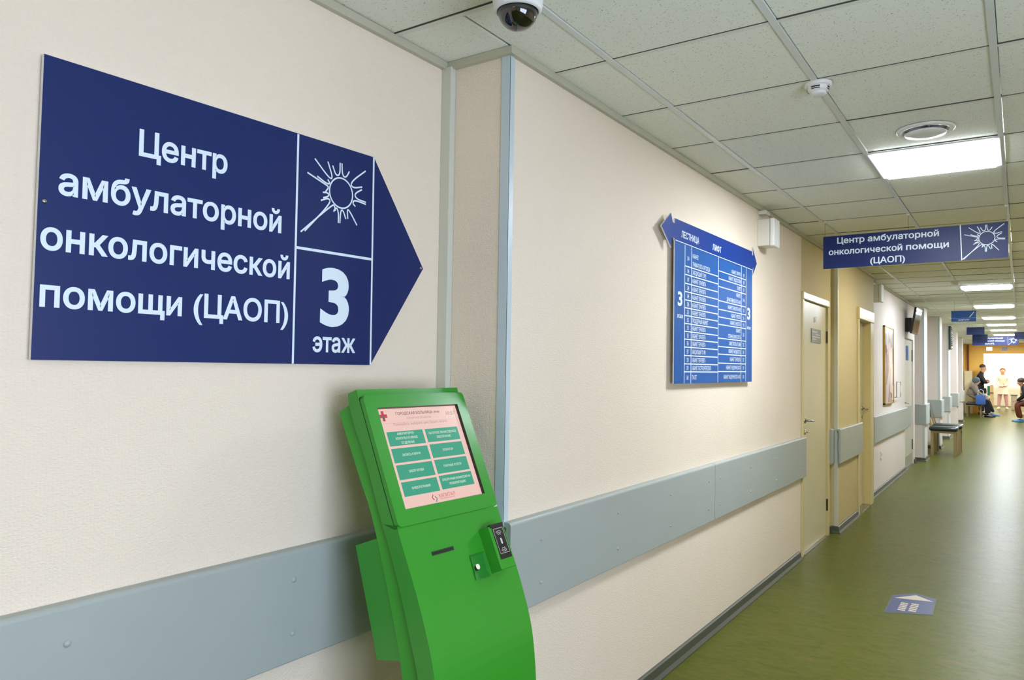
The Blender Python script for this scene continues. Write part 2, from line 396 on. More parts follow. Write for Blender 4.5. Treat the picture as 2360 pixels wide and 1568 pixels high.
# ------------------------------------------------------------------ ceiling
bm = bx(XF, XR, YB0, YEND, HC+.09, HC+.12); ceil_ = struct('ceiling', bm, 'grid_metal', origin=(0, 0, 0))
lamps = []
for k in [-9, -3, 3, 15]: lamps.append(k)
LAMPY = [GY+.6*3.5, GY+.6*9.5, GY+.6*15.5, 15.2, 18.4, 21.0, 23.6, 26.4, 29.4, 32.6]  # the last one is an added lamp that brightens the orange end wall
def is_lamp(j, k): return j == 1 and k in (-9, -4, 3, 15)
tile_cache = {}
def tile(x0, x1, y0, y1, zoff=.0):
    wx, wy = round(x1-x0, 4), round(y1-y0, 4); key = (wx, wy)
    if key not in tile_cache:
        b = bmesh.new(); box(b, -wx/2+.0145, wx/2-.010, -wy/2+.009, wy/2-.0145, 0, .015, bev=.001)
        me = bpy.data.meshes.new('ceiling_tile'); b.to_mesh(me); b.free(); me.materials.append(MATS['ceiling_tile']); tile_cache[key] = me
    o = bpy.data.objects.new('ceiling_tile', tile_cache[key]); o.location = ((x0+x1)/2, (y0+y1)/2, HC+.003+zoff); C.objects.link(o); o.parent = ceil_
cols = [X2]+[GX+.6*j for j in range(0, 6) if GX+.6*j < XR-.05]+[XR]
far = bmesh.new()
for k in range(-12, 52):
    y0 = GY+.6*k; y1 = y0+.6
    if y0 < YB0 or y1 > YEND: continue
    cc = list(cols)
    if y1 <= YA+.01: cc[0] = X1
    if YA+.01 < y1 and y0 < YA: # the row broken by the wall return
        pass
    for j in range(len(cc)-1):
        x0, x1 = cc[j], cc[j+1]
        lampcell = (j == 2 and (k in (-9, 3, 9, 15)))
        if lampcell: continue
        if k == 15 and False: continue
        if y0 > 13.0:
            if j == 2 and any(abs((y0+.3)-ly) < .3 for ly in LAMPY[3:]): continue
            box(far, x0+.004, x1-.004, y0+.004, y1-.004, HC+.004, HC+.019)
        else: tile(x0, x1, y0, y1, zoff=random.choice((0, 0, 0, .002)))
# tile beside the wall return, short row on wall 1 side
b_ = obj('ceiling_tile', bx(X1+.002, X2, 1.912, YA-.004, HC+.004, HC+.019), 'ceiling_tile', ceil_)
fo = obj('ceiling_tile', far, 'ceiling_tile', ceil_); fo['kind'] = 'stuff'
# recessed-corridor strip of ceiling over the far alcoves
struct('ceiling_alcove', bx(XF, X2+.001, YE, YEND, HC+.002, HC+.02), 'ceiling_tile', ceil_)
for j in range(6):
    x = GX+.6*j
    if x > XR-.05: break
    obj('grid_runner', bx(x-.012, x+.012, YB0, YEND, HC-.002, HC+.012), 'grid_metal', ceil_)
for k in range(-11, 52):
    y = GY+.6*k
    if y > YEND: break
    xs = X1 if y < YA else X2
    if y < 13.3: obj('cross_tee', box(bx(xs, XR, y-.011, y+.011, HC+.0005, HC+.012), xs, XR, y-.0148, y-.0112, HC+.0012, HC+.012, mi=1), ['tee_metal', 'gap_shadow'], ceil_)  # dark strip along each tee paints in the shadow at the tile edge
bm = bmesh.new()
for k in range(18, 52):
    y = GY+.6*k
    if 13.3 < y < YEND: box(bm, X2, XR, y-.011, y+.011, HC-.001, HC+.011)
o = obj('cross_tee', bm, 'tee_metal', ceil_); o['kind'] = 'stuff'
# wall angle trims (cover strip against the walls)
def angle(x0, x1, y0, y1, n='trim_1'):
    struct(n, bx(x0, x1, y0, y1, HC-.026, HC+.002), 'angle_metal', origin=(0, 0, 0), label='ceiling edge angle')
angle(X1, X1+.02, YB0, YA, 'trim_1'); angle(X1, X2+.02, YA-.02, YA, 'trim_2'); angle(X2, X2+.02, YA, YC, 'trim_3')
angle(X3, X3+.02, YC, YD, 'trim_4'); angle(X2, X2+.02, YD, YE, 'trim_5')

# ------------------------------------------------------------------ ceiling lamps
def lamp(xc, yc, label, grp='square ceiling panel lights along the corridor', s=.296):
    t = thing('ceiling_light', (xc, yc, HC), label, 'light', grp)
    fr = bmesh.new()
    for a in ((-s, s, -s, -s+.008), (-s, s, s-.008, s), (-s, -s+.028, -s+.008, s-.008), (s-.028, s, -s+.008, s-.008)):
        box(fr, xc+a[0], xc+a[1], yc+a[2], yc+a[3], HC-.006, HC+.02)
    obj('frame', fr, 'lamp_frame', t)
    obj('diffuser', bx(xc-s+.028, xc+s-.028, yc-s+.008, yc+s-.008, HC-.014, HC+.006, bev=.003), 'lamp_dim' if ('concealed' in label or 'behind the camera' in label) else 'lamp_glow', t)
LXC = -.3726
lab = ['big square ceiling light nearest the camera, beside the round vent', 'ceiling light concealed behind the large hanging sign', 'glowing ceiling light just beyond the large hanging sign',
       'third ceiling light, above the corridor left of the small sign', 'fourth ceiling light in the far row', 'fifth ceiling light in the far row', 'sixth ceiling light in the far row', 'ceiling light closest to the orange end wall, lowest in the row', 'ceiling light hidden behind the far navy sign', 'extra ceiling light added to brighten the orange wall']
for y, l in zip(LAMPY, lab): lamp(LXC, y, l)
lamp(LXC, GY-.6*8.5, 'ceiling light behind the camera')

# ------------------------------------------------------------------ corner profiles
struct('trim_6', bx(X2-.001, X2+.003, YA-.003, YA+.028, 1.002, HC-.026), 'corner_blue', origin=(0, 0, 0), label='pale blue corner guard')
struct('trim_7', bx(X2-.034, X2+.003, YA-.004, YA, 0, HC-.026), 'corner_blue', origin=(0, 0, 0), label='pale blue corner guard')
struct('trim_8', bx(X1, X1+.046, YA-.03, YA, 0, HC-.02, bev=.003), 'duct', origin=(0, 0, 0), label='pale vertical strip in the inner corner')
for x, y in ((X3, YC), (PIL[0][2], PIL[0][0]), (PIL[1][2], PIL[1][0]), (PIL[2][2], PIL[2][0])):
    struct('trim_9', bx(x-.028, x+.004, y-.004, y+.03, 0, HC-.03), 'duct' if y == YC else 'corner_blue', origin=(0, 0, 0), label='pale blue corner guard')

# ------------------------------------------------------------------ skirting boards
def skirt(name, pts, side=1):
    """cove skirting along polyline of wall points; profile rises from floor"""
    prof = [(0, 0), (.034, 0), (.034, .006), (.020, .022), (.015, .060), (.008, .066), (0, .066)]
    bm = bmesh.new(); rings = []
    for i, p in enumerate(pts):
        p = Vector((*p, 0)); a = Vector((*pts[max(i-1, 0)], 0)); b = Vector((*pts[min(i+1, len(pts)-1)], 0))
        def nr(d): d = d.normalized(); return Vector((d.y, -d.x, 0))
        if i == 0: n = nr(b-p)
        elif i == len(pts)-1: n = nr(p-a)
        else: n1, n2 = nr(p-a), nr(b-p); n = (n1+n2)/(1+n1.dot(n2))
        rings.append([bm.verts.new(p+n*d+Vector((0, 0, z))) for d, z in prof])
    for r, s in zip(rings, rings[1:]):
        for k in range(len(prof)): bm.faces.new((r[k], r[(k+1) % len(prof)], s[(k+1) % len(prof)], s[k]))
    bm.faces.new(rings[0]); bm.faces.new(rings[-1][::-1]); bmesh.ops.recalc_face_normals(bm, faces=bm.faces)
    struct(name, bm, 'skirting', origin=(0, 0, 0))
skirt('baseboard_left', [(X1, YB0), (X1, YA), (X2, YA), (X2, 4.28)])
skirt('baseboard_left_middle', [(X2, 4.28), (X2, 6.53)])
skirt('baseboard_left_yellow', [(X2, 7.72), (X2, YC), (X3, YC), (X3, 8.84)])
skirt('baseboard_left_white', [(X2, 10.10), (X2, 13.40)])
skirt('baseboard_pillar', [(X2, 14.62), (X2, YE), (XF, YE), (XF, 15.0), (PIL[0][2], 15.0), (PIL[0][2], 15.55), (XF, 15.55), (XF, 17.7), (PIL[1][2], 17.7), (PIL[1][2], 18.3), (XF, 18.3), (XF, 20.5), (PIL[2][2], 20.5), (PIL[2][2], 21.1), (XF, 21.1), (XF, 24), (PIL[3][2], 24), (PIL[3][2], 24.6), (XF, 24.6), (XF, 28), (PIL[4][2], 28), (PIL[4][2], 28.6), (XF, 28.6), (XF, YEND)])

# ------------------------------------------------------------------ wall guard boards
RZ0, RZ1 = .672, 1.003
def guard(xw, y0, y1, label, studs=(), th=.02, gap=.014):
    t = thing('wall_guard', (xw+gap, (y0+y1)/2, RZ0), label, 'wall guard', 'grey blue wall guard boards')
    x0, x1 = xw+gap, xw+gap+th
    # board with a rounded top lip
    fm = fmap((0, 0, 0), (1, 0, 0), (0, 0, 1), (0, 1, 0)); r = .012
    prof = [(x0, RZ0), (x1-.004, RZ0), (x1, RZ0+.004)]+[(x1-r+r*math.cos(a), RZ1-r+r*math.sin(a)) for a in (PI/2*i/5 for i in range(6))]+[(xw, RZ1), (xw, RZ1-.012), (x0, RZ1-.02)]
    obj('board', prism(bmesh.new(), prof, fm, y0, y1), 'rail', t)
    obj('batten', bx(xw, xw+gap, y0+.02, y1-.02, .79, .88), 'rail', t)
    for y, z in studs:
        b = bmesh.new(); rr = .0088 if xw == X1 else .0065; lathe(b, [(rr, 0), (rr*.95, .002), (rr*.6, .0045), (0, .0053)], (x1, y, z), (1, 0, 0), 16); obj('screw_cap', b, 'rail', t, smooth=True)
    return t
fz = [(.915), (.757)]
guard(X1, -1.6, 1.90, 'grey blue wall guard board left of the green kiosk', [(.862, .915), (.862, .757), (1.503, .915), (1.503, .757), (.2, .915), (.2, .757)])
guard(X2, YA+.0, 4.355, 'long grey blue wall guard board right of the green kiosk', [(2.42, .91), (2.42, .75), (3.07, .91), (3.07, .75), (3.68, .91), (3.68, .75), (4.25, .91), (4.25, .75)])
guard(X2, 4.360, 6.64, 'grey blue wall guard board ending at the first door', [(4.45, .91), (4.45, .75), (5.06, .91), (5.06, .75), (5.7, .91), (5.7, .75), (6.5, .91), (6.5, .75)])
guard(X2, 7.66, YC-.002, 'narrow grey wall guard piece right of the first door')
guard(X3, YC-.03, 9.02, 'short grey wall guard between the first and second doors', [(9.0-.06, .95)])
b = guard(X2, 10.22, 13.44, 'grey blue wall guard under the gold framed poster')
for i, (y0, y1, x) in enumerate(PIL):
    w_ = ['nearest', 'second', 'third', 'fourth', 'fifth'][i]
    t = thing('pillar_guard', (x, y0, RZ0), '%s grey blue wrap-around guard on the projecting wall piers' % w_, 'wall guard', 'guards wrapped round the piers')
    m2 = ['rail', 'rail', 'rail', 'rail', 'wall_plain'][i]
    obj('front_board', bx(XF+.12, x+.03, y0-.03, y0, RZ0-.02, RZ1, bev=.005), m2, t)
    obj('side_board', bx(x, x+.034, y0, y1+.02, RZ0-.02, RZ1, bev=.005), 'corner_blue', t)

# ------------------------------------------------------------------ doors
def lever(parent, x, y, z, dirn=1):
    b = bmesh.new(); lathe(b, [(.026, 0), (.026, .006), (.022, .009), (0, .009)], (x, y, z), (1, 0, 0), 20)
    tube(b, [(x+.006, y, z), (x+.045, y, z), (x+.052, y+.01*dirn, z), (x+.054, y+.05*dirn, z-.003), (x+.05, y+.13*dirn, z-.006)], .0085)
    return obj('door_handle', b, 'steel', parent, smooth=True)
def hinge(parent, x, y, z0, z1):
    b = bmesh.new(); cyl(b, (x, y, z0), (0, 0, 1), .009, .009, z1-z0, 10); return obj('hinge', b, 'dark_steel', parent)
# door 1
d = struct('door_1', bx(X2-.05, X2-.004, 6.655, 7.575, .012, 2.165, bev=.003), 'door_paint', label='first cream door')
lever(d, X2-.004, 6.735, 1.135); b = bmesh.new(); lathe(b, [(.023, 0), (.023, .006), (.019, .009), (0, .009)], (X2-.004, 6.735, 1.035), (1, 0, 0), 18); tube(b, [(X2, 6.735, 1.035), (X2+.022, 6.735, 1.035)], .007); obj('lock', b, 'steel', d)
hinge(d, X2+.004, 7.585, 1.83, 1.94); hinge(d, X2+.004, 7.60, .24, .35)
pq = obj('name_plaque', bx(X2-.004, X2+.002, 6.97, 7.34, 1.815, 1.94), 'plaque', d)
fmL = fmap((X2+.0025, 0, 0), (0, 1, 0), (0, 0, 1), (1, 0, 0))
b = bmesh.new()
for z, a, c in ((1.908, 7.0, 7.2), (1.885, 7.12, 7.31), (1.862, 7.0, 7.3), (1.842, 7.0, 7.14)): quad(b, fmL, a, c, z, z+.009)
obj('plaque_print', b, 'plaque_text', pq)
b = bmesh.new()
for z0, z1 in ((2.00, 2.035),): ribbon(b, [(7.09, z0), (7.15, z1)], .012, fmL); ribbon(b, [(7.15, z0), (7.09, z1)], .012, fmL, .0002); ribbon(b, [(7.09, z1+.01), (7.15, z1+.01)], .01, fmL, .0003)
obj('door_mark', b, 'plaque', d)
b = bmesh.new(); box(b, X2-.05, X2+.014, 6.60, 6.650, 0, 2.17, bev=.004); obj('door_casing', b, 'casing_paint', d)
b = bmesh.new(); box(b, X2-.05, X2+.014, 7.60, 7.665, 0, 2.17, bev=.004); obj('door_casing', b, 'casing_paint', d)
b = bmesh.new(); box(b, X2-.05, X2+.02, 6.60, 7.665, 2.17, 2.235, bev=.006); obj('door_header', b, 'casing_paint', d)
struct('trim_12', bx(X2-.05, X2+.02, 6.66, 7.57, 0, .012), 'steel', origin=(0, 0, 0), label='metal door threshold')
# door 2 (leaf set back in its reveal)
xd = X3-.07
d = struct('door_2', bx(xd-.045, xd, 8.93, 9.66, .012, 2.13, bev=.003), 'door_paint', label='second cream door')
lever(d, xd, 9.60, 1.13); b = bmesh.new(); lathe(b, [(.022, 0), (.022, .006), (0, .009)], (xd, 9.60, 1.03), (1, 0, 0), 16); obj('lock', b, 'steel', d)
pq = obj('name_plaque', bx(xd, xd+.006, 9.05, 9.42, 1.83, 1.99), 'plaque', d)
fm2 = fmap((xd+.0065, 0, 0), (0, 1, 0), (0, 0, 1), (1, 0, 0)); b = bmesh.new(); quad(b, fm2, 9.08, 9.39, 1.90, 1.97); obj('plaque_print', b, 'board_blue', pq)
obj('door_casing', bx(X3-.06, X3+.016, 8.865, 8.925, 0, 2.14, bev=.004), 'casing_paint', d)
obj('door_casing', bx(xd-.04, X3+.016, 9.67, 9.735, 0, 2.14, bev=.004), 'casing_paint', d)
obj('door_casing', bx(X3, X3+.018, 9.735, 9.83, 0, 2.14, bev=.004), 'casing_paint', d)
obj('door_header', bx(X3-.06, X3+.028, 8.865, 9.86, 2.14, 2.27, bev=.008), 'casing_paint', d)
struct('trim_13', bx(xd-.04, X3+.01, 8.93, 9.66, 0, .012), 'steel', origin=(0, 0, 0), label='metal door threshold')
# door 3
d = struct('door_3', bx(X2-.06, X2-.02, 13.44, 14.5, .012, 2.10, bev=.003), 'door_grey', label='third grey door')
lever(d, X2-.02, 13.52, 1.07); b = bmesh.new(); lathe(b, [(.022, 0), (.022, .006), (0, .009)], (X2-.02, 13.52, .95), (1, 0, 0), 16); obj('lock', b, 'steel', d)
obj('name_plaque', bx(X2-.02, X2-.014, 13.75, 14.02, 1.76, 2.0), 'board_blue', d); hinge(d, X2-.014, 14.50, 1.75, 1.95); hinge(d, X2-.014, 14.50, .25, .42)
obj('guard_plate', bx(X2-.02, X2-.012, 13.5, 14.4, RZ0, RZ1), 'rail', d); obj('kick_plate', bx(X2-.02, X2-.014, 13.46, 14.48, .03, .2), 'kick', d)
struct('trim_14', bx(X2-.05, X2+.01, 13.44, 14.5, 0, .012), 'steel', origin=(0, 0, 0), label='metal door threshold')

# ------------------------------------------------------------------ sun symbol
SUNC = [(1.6675, 2.160), (1.6695, 2.063), (1.619, 2.102), (1.719, 2.120)]
RAYS = [[(1.557, 2.197), (1.611, 2.152), (1.629, 2.155), (1.610, 2.200)], [(1.630, 2.192), (1.642, 2.168), (1.661, 2.175), (1.661, 2.208)],
 [(1.669, 2.208), (1.672, 2.175), (1.690, 2.171), (1.702, 2.189)], [(1.775, 2.207), (1.712, 2.160), (1.722, 2.140), (1.761, 2.150)],
 [(1.760, 2.141), (1.732, 2.121), (1.744, 2.104), (1.779, 2.102)], [(1.779, 2.095), (1.734, 2.099), (1.724, 2.085), (1.732, 2.079)],
 [(1.741, 2.018), (1.708, 2.058), (1.699, 2.056), (1.700, 2.032)], [(1.691, 2.030), (1.680, 2.051), (1.668, 2.049), (1.666, 2.013)],
 [(1.659, 2.012), (1.658, 2.041), (1.646, 2.057), (1.638, 2.045)], [(1.509, 1.960), (1.629, 2.062), (1.639, 2.060), (1.646, 2.049)],
 [(1.524, 1.965), (1.620, 2.064), (1.613, 2.083), (1.585, 2.071)], [(1.594, 2.081), (1.612, 2.088), (1.608, 2.100), (1.592, 2.098)],
 [(1.529, 2.147), (1.594, 2.127), (1.612, 2.121), (1.602, 2.101)], [(1.568, 2.144), (1.601, 2.130), (1.616, 2.134), (1.611, 2.143)]]
def sun(bm, fm, cx, cy, s, n, wd=.0050, ys=1.0):
    c = (1.669, 2.111)
    f = lambda p: (cx+(p[0]-c[0])*s, cy+(p[1]-c[1])*s*ys)
    ribbon(bm, [f((c[0]+.0495*math.cos(a), c[1]+.0485*math.sin(a))) for a in (2*PI*i/40 for i in range(40))], wd, fm, n, closed=True)
    for ri, r in enumerate(RAYS):
        # pull the root points closer in for a rounded valley
        pin = [r[0]]+[(p[0]+(c[0]-p[0])*.10, p[1]+(c[1]-p[1])*.10) for p in r[1:3]]+[r[3]]
        ribbon(bm, chaikin([f(p) for p in pin], 3), wd, fm, n+.0001+.00012*(ri % 3))
    return bm

# ------------------------------------------------------------------ large arrow sign
SX = X1+.006
t = thing('direction_sign', (SX, 1.3, 1.558), 'large navy blue arrow-shaped wall sign with white lettering, left', 'sign')
fmS = fmap((0, 0, 0), (0, 1, 0), (0, 0, 1), (1, 0, 0))
def at(x): return fmap((x, 0, 0), (0, 1, 0), (0, 0, 1), (1, 0, 0))
OUT = [(.771, 1.558), (1.817, 1.557), (2.076, 1.913), (1.813, 2.263), (.775, 2.247)]
obj('panel', prism(bmesh.new(), OUT, fmS, SX, -1.812, mf=0, ms=1), ['navy', 'edge_white'], t)
b = bmesh.new(); f = at(-1.8115)
ribbon(b, [(1.491, 2.256), (1.492, 1.558)], .0075, f); ribbon(b, [(1.812, 2.262), (1.817, 1.558)], .0075, f); ribbon(b, [(1.491, 1.910), (1.814, 1.914)], .0085, f, .0001)
obj('dividing_lines', b, 'print_white', t)
text = lambda b_, *a, **k: tl(t, 'print_white', *a, **k)
text(b, 'Центр', f, .999, 1.250, 2.072, .066, skew=.03); text(b, 'амбулаторной', f, .815, 1.437, 1.938, .066, skew=.012)
text(b, 'онкологической', f, .781, 1.472, 1.808, .066, skew=.006); text(b, 'помощи (ЦАОП)', f, .784, 1.470, 1.679, .064, skew=.0)
text(b, '3', f, 1.593, 1.714, 1.686, .188, bold=.03); text(b, 'этаж', f, 1.566, 1.746, 1.597, .062)
obj('sun_symbol', sun(bmesh.new(), f, 1.669, 2.111, 1, 0), 'print_white', t)
for y, z in ((.787, 1.915), (2.063, 1.914)):
    b = bmesh.new(); lathe(b, [(.0055, 0), (.005, .002), (.002, .003), (0, .0025)], (-1.812, y, z), (1, 0, 0), 14); obj('screw', b, 'steel', t, smooth=True)

# ------------------------------------------------------------------ room directory board
t = thing('directory_board', (X2, 4.4, 1.48), 'blue room directory board with a double-headed arrow header', 'sign')
BX = -1.500; L0, L1 = 3.712, 5.085; ZB, ZH, ZT = 1.482, 2.240, 2.352
obj('panel', prism(bmesh.new(), [(L0, ZB), (L1, ZB), (L1, ZH), (L0, ZH)], fmS, BX-.006, BX, ms=1), ['board_blue', 'edge_white'], t)
hp = [(3.527, 2.284), (3.659, 2.192), (3.676, 2.245), (3.712, 2.245), (3.712, 2.238), (5.080, 2.238), (5.080, 2.246), (5.088, 2.246), (5.079, 2.206), (5.180, 2.292), (5.082, 2.392), (5.084, 2.340), (5.074, 2.340), (5.074, 2.363), (3.706, 2.352), (3.706, 2.325), (3.672, 2.325), (3.655, 2.366)]
hp = [(3.527, 2.284), (3.659, 2.190), (3.664, 2.246), (3.700, 2.246), (3.700, 2.236), (5.092, 2.236), (5.092, 2.252), (5.100, 2.252), (5.083, 2.200), (5.182, 2.292), (5.083, 2.392), (5.094, 2.338), (5.070, 2.338), (5.070, 2.362), (3.706, 2.352), (3.706, 2.325), (3.676, 2.325), (3.652, 2.370)]
obj('arrow_header', prism(bmesh.new(), hp, fmS, BX-.004, BX+.003, ms=1), ['header_blue', 'edge_white'], t)
for y in (3.80, 5.0):
    for z in (1.56, 2.15):
        b = bmesh.new(); cyl(b, (X2+.002, y, z), (1, 0, 0), .008, .008, BX-X2-.008, 10); obj('standoff', b, 'steel', t)
f = at(BX+.0008); fh = at(BX+.0036)
text(b, 'ЛЕСТНИЦА', fh, 3.796, 4.063, 2.266, .036); text(b, 'ЛИФТ', fh, 4.286, 4.440, 2.266, .036)
C1, C2, C3, C4, C5 = 3.856, 3.955, 4.398, 4.845, 4.947
rows_l = [2.119, 2.073, 2.025, 1.980, 1.935, 1.892, 1.850, 1.807, 1.764, 1.722, 1.679, 1.633, 1.588, 1.545]
rows_r = [2.155, 2.108, 2.060, 1.975, 1.923, 1.877, 1.832, 1.749, 1.699, 1.653, 1.599, 1.548]
L_ = [('304', ['КАБИНЕТ', 'ТРАВМАТОЛОГА-ОРТОПЕДА']), ('346', ['ЗАВЕДУЮЩИЙ ТО №2'])]+[(n, ['КАБИНЕТ ТЕРАПЕВТА']) for n in ('347', '348', '349', '350', '351')]+[('352', ['ПРОЦЕДУРНЫЙ КАБИНЕТ'])]+[(n, ['КАБИНЕТ ТЕРАПЕВТА']) for n in ('353', '355', '356')]+[('357', ['ЗАВЕДУЮЩИЙ ТО № 1']), ('358', ['КАБИНЕТ ТЕРАПЕВТА']), ('359', ['КАБИНЕТ ГАСТРОЭНТЕРОЛОГА']), ('360', ['ТУАЛЕТ'])]
Rr = [('307', ['КАБИНЕТ ХИРУРГА']), ('309', ['КАБИНЕТ ЭНДОСКОПИИ']), ('311', ['ТУАЛЕТ']), ('314а', ['КАБИНЕТ', 'ДЕРМАТОВЕНЕРОЛОГА АКО']), ('315', ['КАБИНЕТ ОНКОЛОГА АКО']), ('316', ['КАБИНЕТ УРОЛОГА']), ('318', ['КАБИНЕТ ОНКОЛОГА']), ('320', ['КАБИНЕТ', 'ОТОРИНОЛАРИНГОЛОГА']), ('323', ['ЗАМЕСТИТЕЛЬ ПО ЭВН']), ('324', ['КАБИНЕТ КАРДИОЛОГА']), ('327', ['КАБИНЕТ ТЕРАПЕВТА']), ('329', ['КАБИНЕТ ЭНДОКРИНОЛОГА']), ('330', ['КАБИНЕТ ЭНДОКРИНОЛОГА АКО'])]
ln = bmesh.new()
for (rows, items, ca, cb, n0, n1, al) in ((rows_l, L_, C2, C3, C1, C2, 'l'), (rows_r, Rr, C3, C4, C4, C5, 'r')):
    edges = [2.236]+rows+[1.484]
    for z in rows: ribbon(ln, [(C1 if al == 'l' else C3, z), (C3 if al == 'l' else C5, z)], .0058, f, .0001)
    for i, (num, lines) in enumerate(items):
        zt, zb = edges[i], edges[i+1]
        if i == 0: zt = zb+.046*len(lines)
        hh = .0235; step = (zt-zb)/len(lines)
        for k, s in enumerate(lines):
            text(b, s, f, ca+.016, cb-.012, zt-step*(k+.5)-hh/2, hh, align=(al, .62), bold=.012)
        text(b, num, f, n0+.014, n1-.014, (zt+zb)/2-hh/2, hh, align=('c', .62), bold=.005)
for x in (C1, C2, C3, C4, C5): ribbon(ln, [(x, ZB), (x, 2.236)], .0075, f, .0002)
ribbon(ln, [(L0, 2.238), (L1, 2.238)], .004, fh, 0)
text(b, '3', f, 3.758, 3.822, 1.899, .078, bold=.03); text(b, '3', f, 4.976, 5.040, 1.899, .08, bold=.03)
text(b, 'этаж', f, 3.750, 3.836, 1.832, .024); text(b, 'этаж', f, 4.970, 5.056, 1.832, .022)
obj('table_lines', ln, 'print_white', t)

# ------------------------------------------------------------------ boxes on the wall
def wallbox(xw, y0, y1, z0, z1, dep, label, conduit=None):
    t = thing('wall_loudspeaker', (xw, y0, z0), label, 'loudspeaker', 'pale box loudspeakers high on the left wall')
    obj('body', bx(xw, xw+dep*.72, y0, y1, z0+.004, z1, bev=.004), 'cream_plastic', t)
    obj('front_cover', bx(xw+dep*.74, xw+dep, y0-.003, y1+.003, z0, z1+.004, bev=.006), 'white_plastic', t)
    if conduit: obj('junction_box', bx(xw, xw+dep*.5, y0+.01, y0+.11, z1+.04, HC-.03, bev=.004), 'cream_plastic', t)
wallbox(X2, 5.31, 5.45, 2.430, 2.622, .118, 'white box loudspeaker on the wall right of the blue directory', True)
wallbox(X2, 10.12, 10.30, 2.425, 2.64, .125, 'pale box loudspeaker high above the second door', True)

# ------------------------------------------------------------------ hanging signs
def hanging(y, x0, x1, z0, z1, label, m='navy', wires=(), tilt=0, th=.006, group=None, skew=0):
    t = thing('hanging_sign', ((x0+x1)/2, y, z0), label, 'sign', group)
    fm = fmap((0, y, 0), (1, 0, 0), (0, 0, 1), (0, -1, 0))
    obj('panel', prism(bmesh.new(), [(x0, z0-tilt), (x1, z0+tilt), (x1, z1+tilt), (x0, z1-tilt)], fm, -th/2, th/2, ms=1), [m, 'edge_white'], t)
    for x in wires:
        b = bmesh.new(); tube(b, [(x, y, z1-.01), (x, y, HC)], .0016, 6); obj('suspension_wire', b, 'steel', t)
        b = bmesh.new(); cyl(b, (x, y, HC-.012), (0, 0, 1), .008, .011, .012, 10); obj('ceiling_clip', b, 'white_plastic', t)
    return t, fmap((0, y-th/2-.0006, 0), (1, 0, 0), (0, 0, 1), (0, -1, 0))
def center_text(b, fm, X0, Z0, s):
    pass
HY = GY+.6*6
t, f = hanging(HY, -1.257, -.064, 2.352, 2.602, 'large navy sign hanging from the ceiling with white sun symbol', wires=(-1.245, -.672, -.075), tilt=.004)
text(b, 'Центр амбулаторной', f, -1.156, -.477, 2.538, .046, skew=.003); text(b, 'онкологической', f, -1.217, -.711, 2.454, .046, skew=.003); text(b, 'помощи', f, -.687, -.416, 2.455, .046, skew=.003); text(b, '(ЦАОП)', f, -.926, -.694, 2.371, .046, skew=.003)
b = bmesh.new(); ribbon(b, [(-.346, 2.606), (-.338, 2.355)], .0065, f); obj('dividing_line', b, 'print_white', t)
obj('sun_symbol', sun(bmesh.new(), f, -.188, 2.500, .96, 0, .0050), 'print_white', t)
# small sign ХИРУРГ
t, f = hanging(14.0, -.925, -.582, 2.391, 2.565, 'small mid-blue hanging sign of the surgeon, nearest small one', 'sign_blue', wires=(-.88, -.63))
text(None, 'ХИРУРГ', f, -.83, -.67, 2.402, .028); b = bmesh.new(); ribbon(b, [(-.925, 2.447), (-.582, 2.450)], .003, f); ribbon(b, [(-.672, 2.462), (-.610, 2.546)], .012, f); obj('dividing_line', b, 'print_white', t)
t, f = hanging(20.0, -1.02, -.672, 2.443, 2.615, 'dark blue hanging sign, upper left of the overlapping far group', wires=(-.98, -.7))
b = bmesh.new(); ribbon(b, [(-.98, 2.478), (-.72, 2.478)], .006, f); obj('lettering', b, 'board_blue', t)
t, f = hanging(20.6, -.934, -.632, 2.274, 2.475, 'dark blue hanging sign overlapping the far navy sign', wires=(-.94, -.7))
tl(t, 'board_blue', 'КАБИНЕТ', f, -.90, -.79, 2.395, .02); tl(t, 'board_blue', '309', f, -.77, -.73, 2.395, .02)
t, f = hanging(24.5, -1.112, -.038, 2.349, 2.583, 'far navy hanging sign with sun symbol, in front of the orange wall', wires=(-1.05, -.1), tilt=.006)
for q_ in (('Центр амбулаторной', f, -1.02, -.40, 2.525, .04), ('онкологической помощи', f, -1.07, -.36, 2.45, .04), ('(ЦАОП)', f, -.81, -.60, 2.372, .04)): tl(t, 'grille_light', *q_)
b = bmesh.new(); ribbon(b, [(-.29, 2.59), (-.28, 2.35)], .006, f); obj('dividing_line', b, 'grille_light', t)
obj('sun_symbol', sun(bmesh.new(), f, -.155, 2.475, .8, 0, .006), 'grille_light', t)
t, f = hanging(20.0, -.11, .24, 2.337, 2.492, 'dark blue hanging sign cut by the right edge of the photo', wires=(-.07, .2))
b = bmesh.new(); ribbon(b, [(-.07, 2.362), (.2, 2.362)], .006, f); obj('lettering', b, 'board_blue', t)

# ------------------------------------------------------------------ ceiling devices
CX, CY = -1.222, 1.80
t = thing('dome_camera', (CX, CY, HC-.17), 'white dome surveillance camera with smoked dome under the ceiling', 'camera')
b = bmesh.new(); lathe(b, [(.072, 0), (.075, -.01), (.075, -.085), (.071, -.105), (.064, -.114), (.060, -.110), (.058, -.10)], (CX, CY, HC), (0, 0, 1), 48)
obj('housing', b, 'white_plastic', t, smooth=True)
b = bmesh.new(); lathe(b, [(.0585, -.100)]+[(.0585*math.cos(a), -.112-.054*math.sin(a)) for a in (PI/2*i/12 for i in range(12))]+[(0, -.166)], (CX, CY, HC), (0, 0, 1), 48)
obj('smoked_dome', b, 'smoke_glass', t, smooth=True)
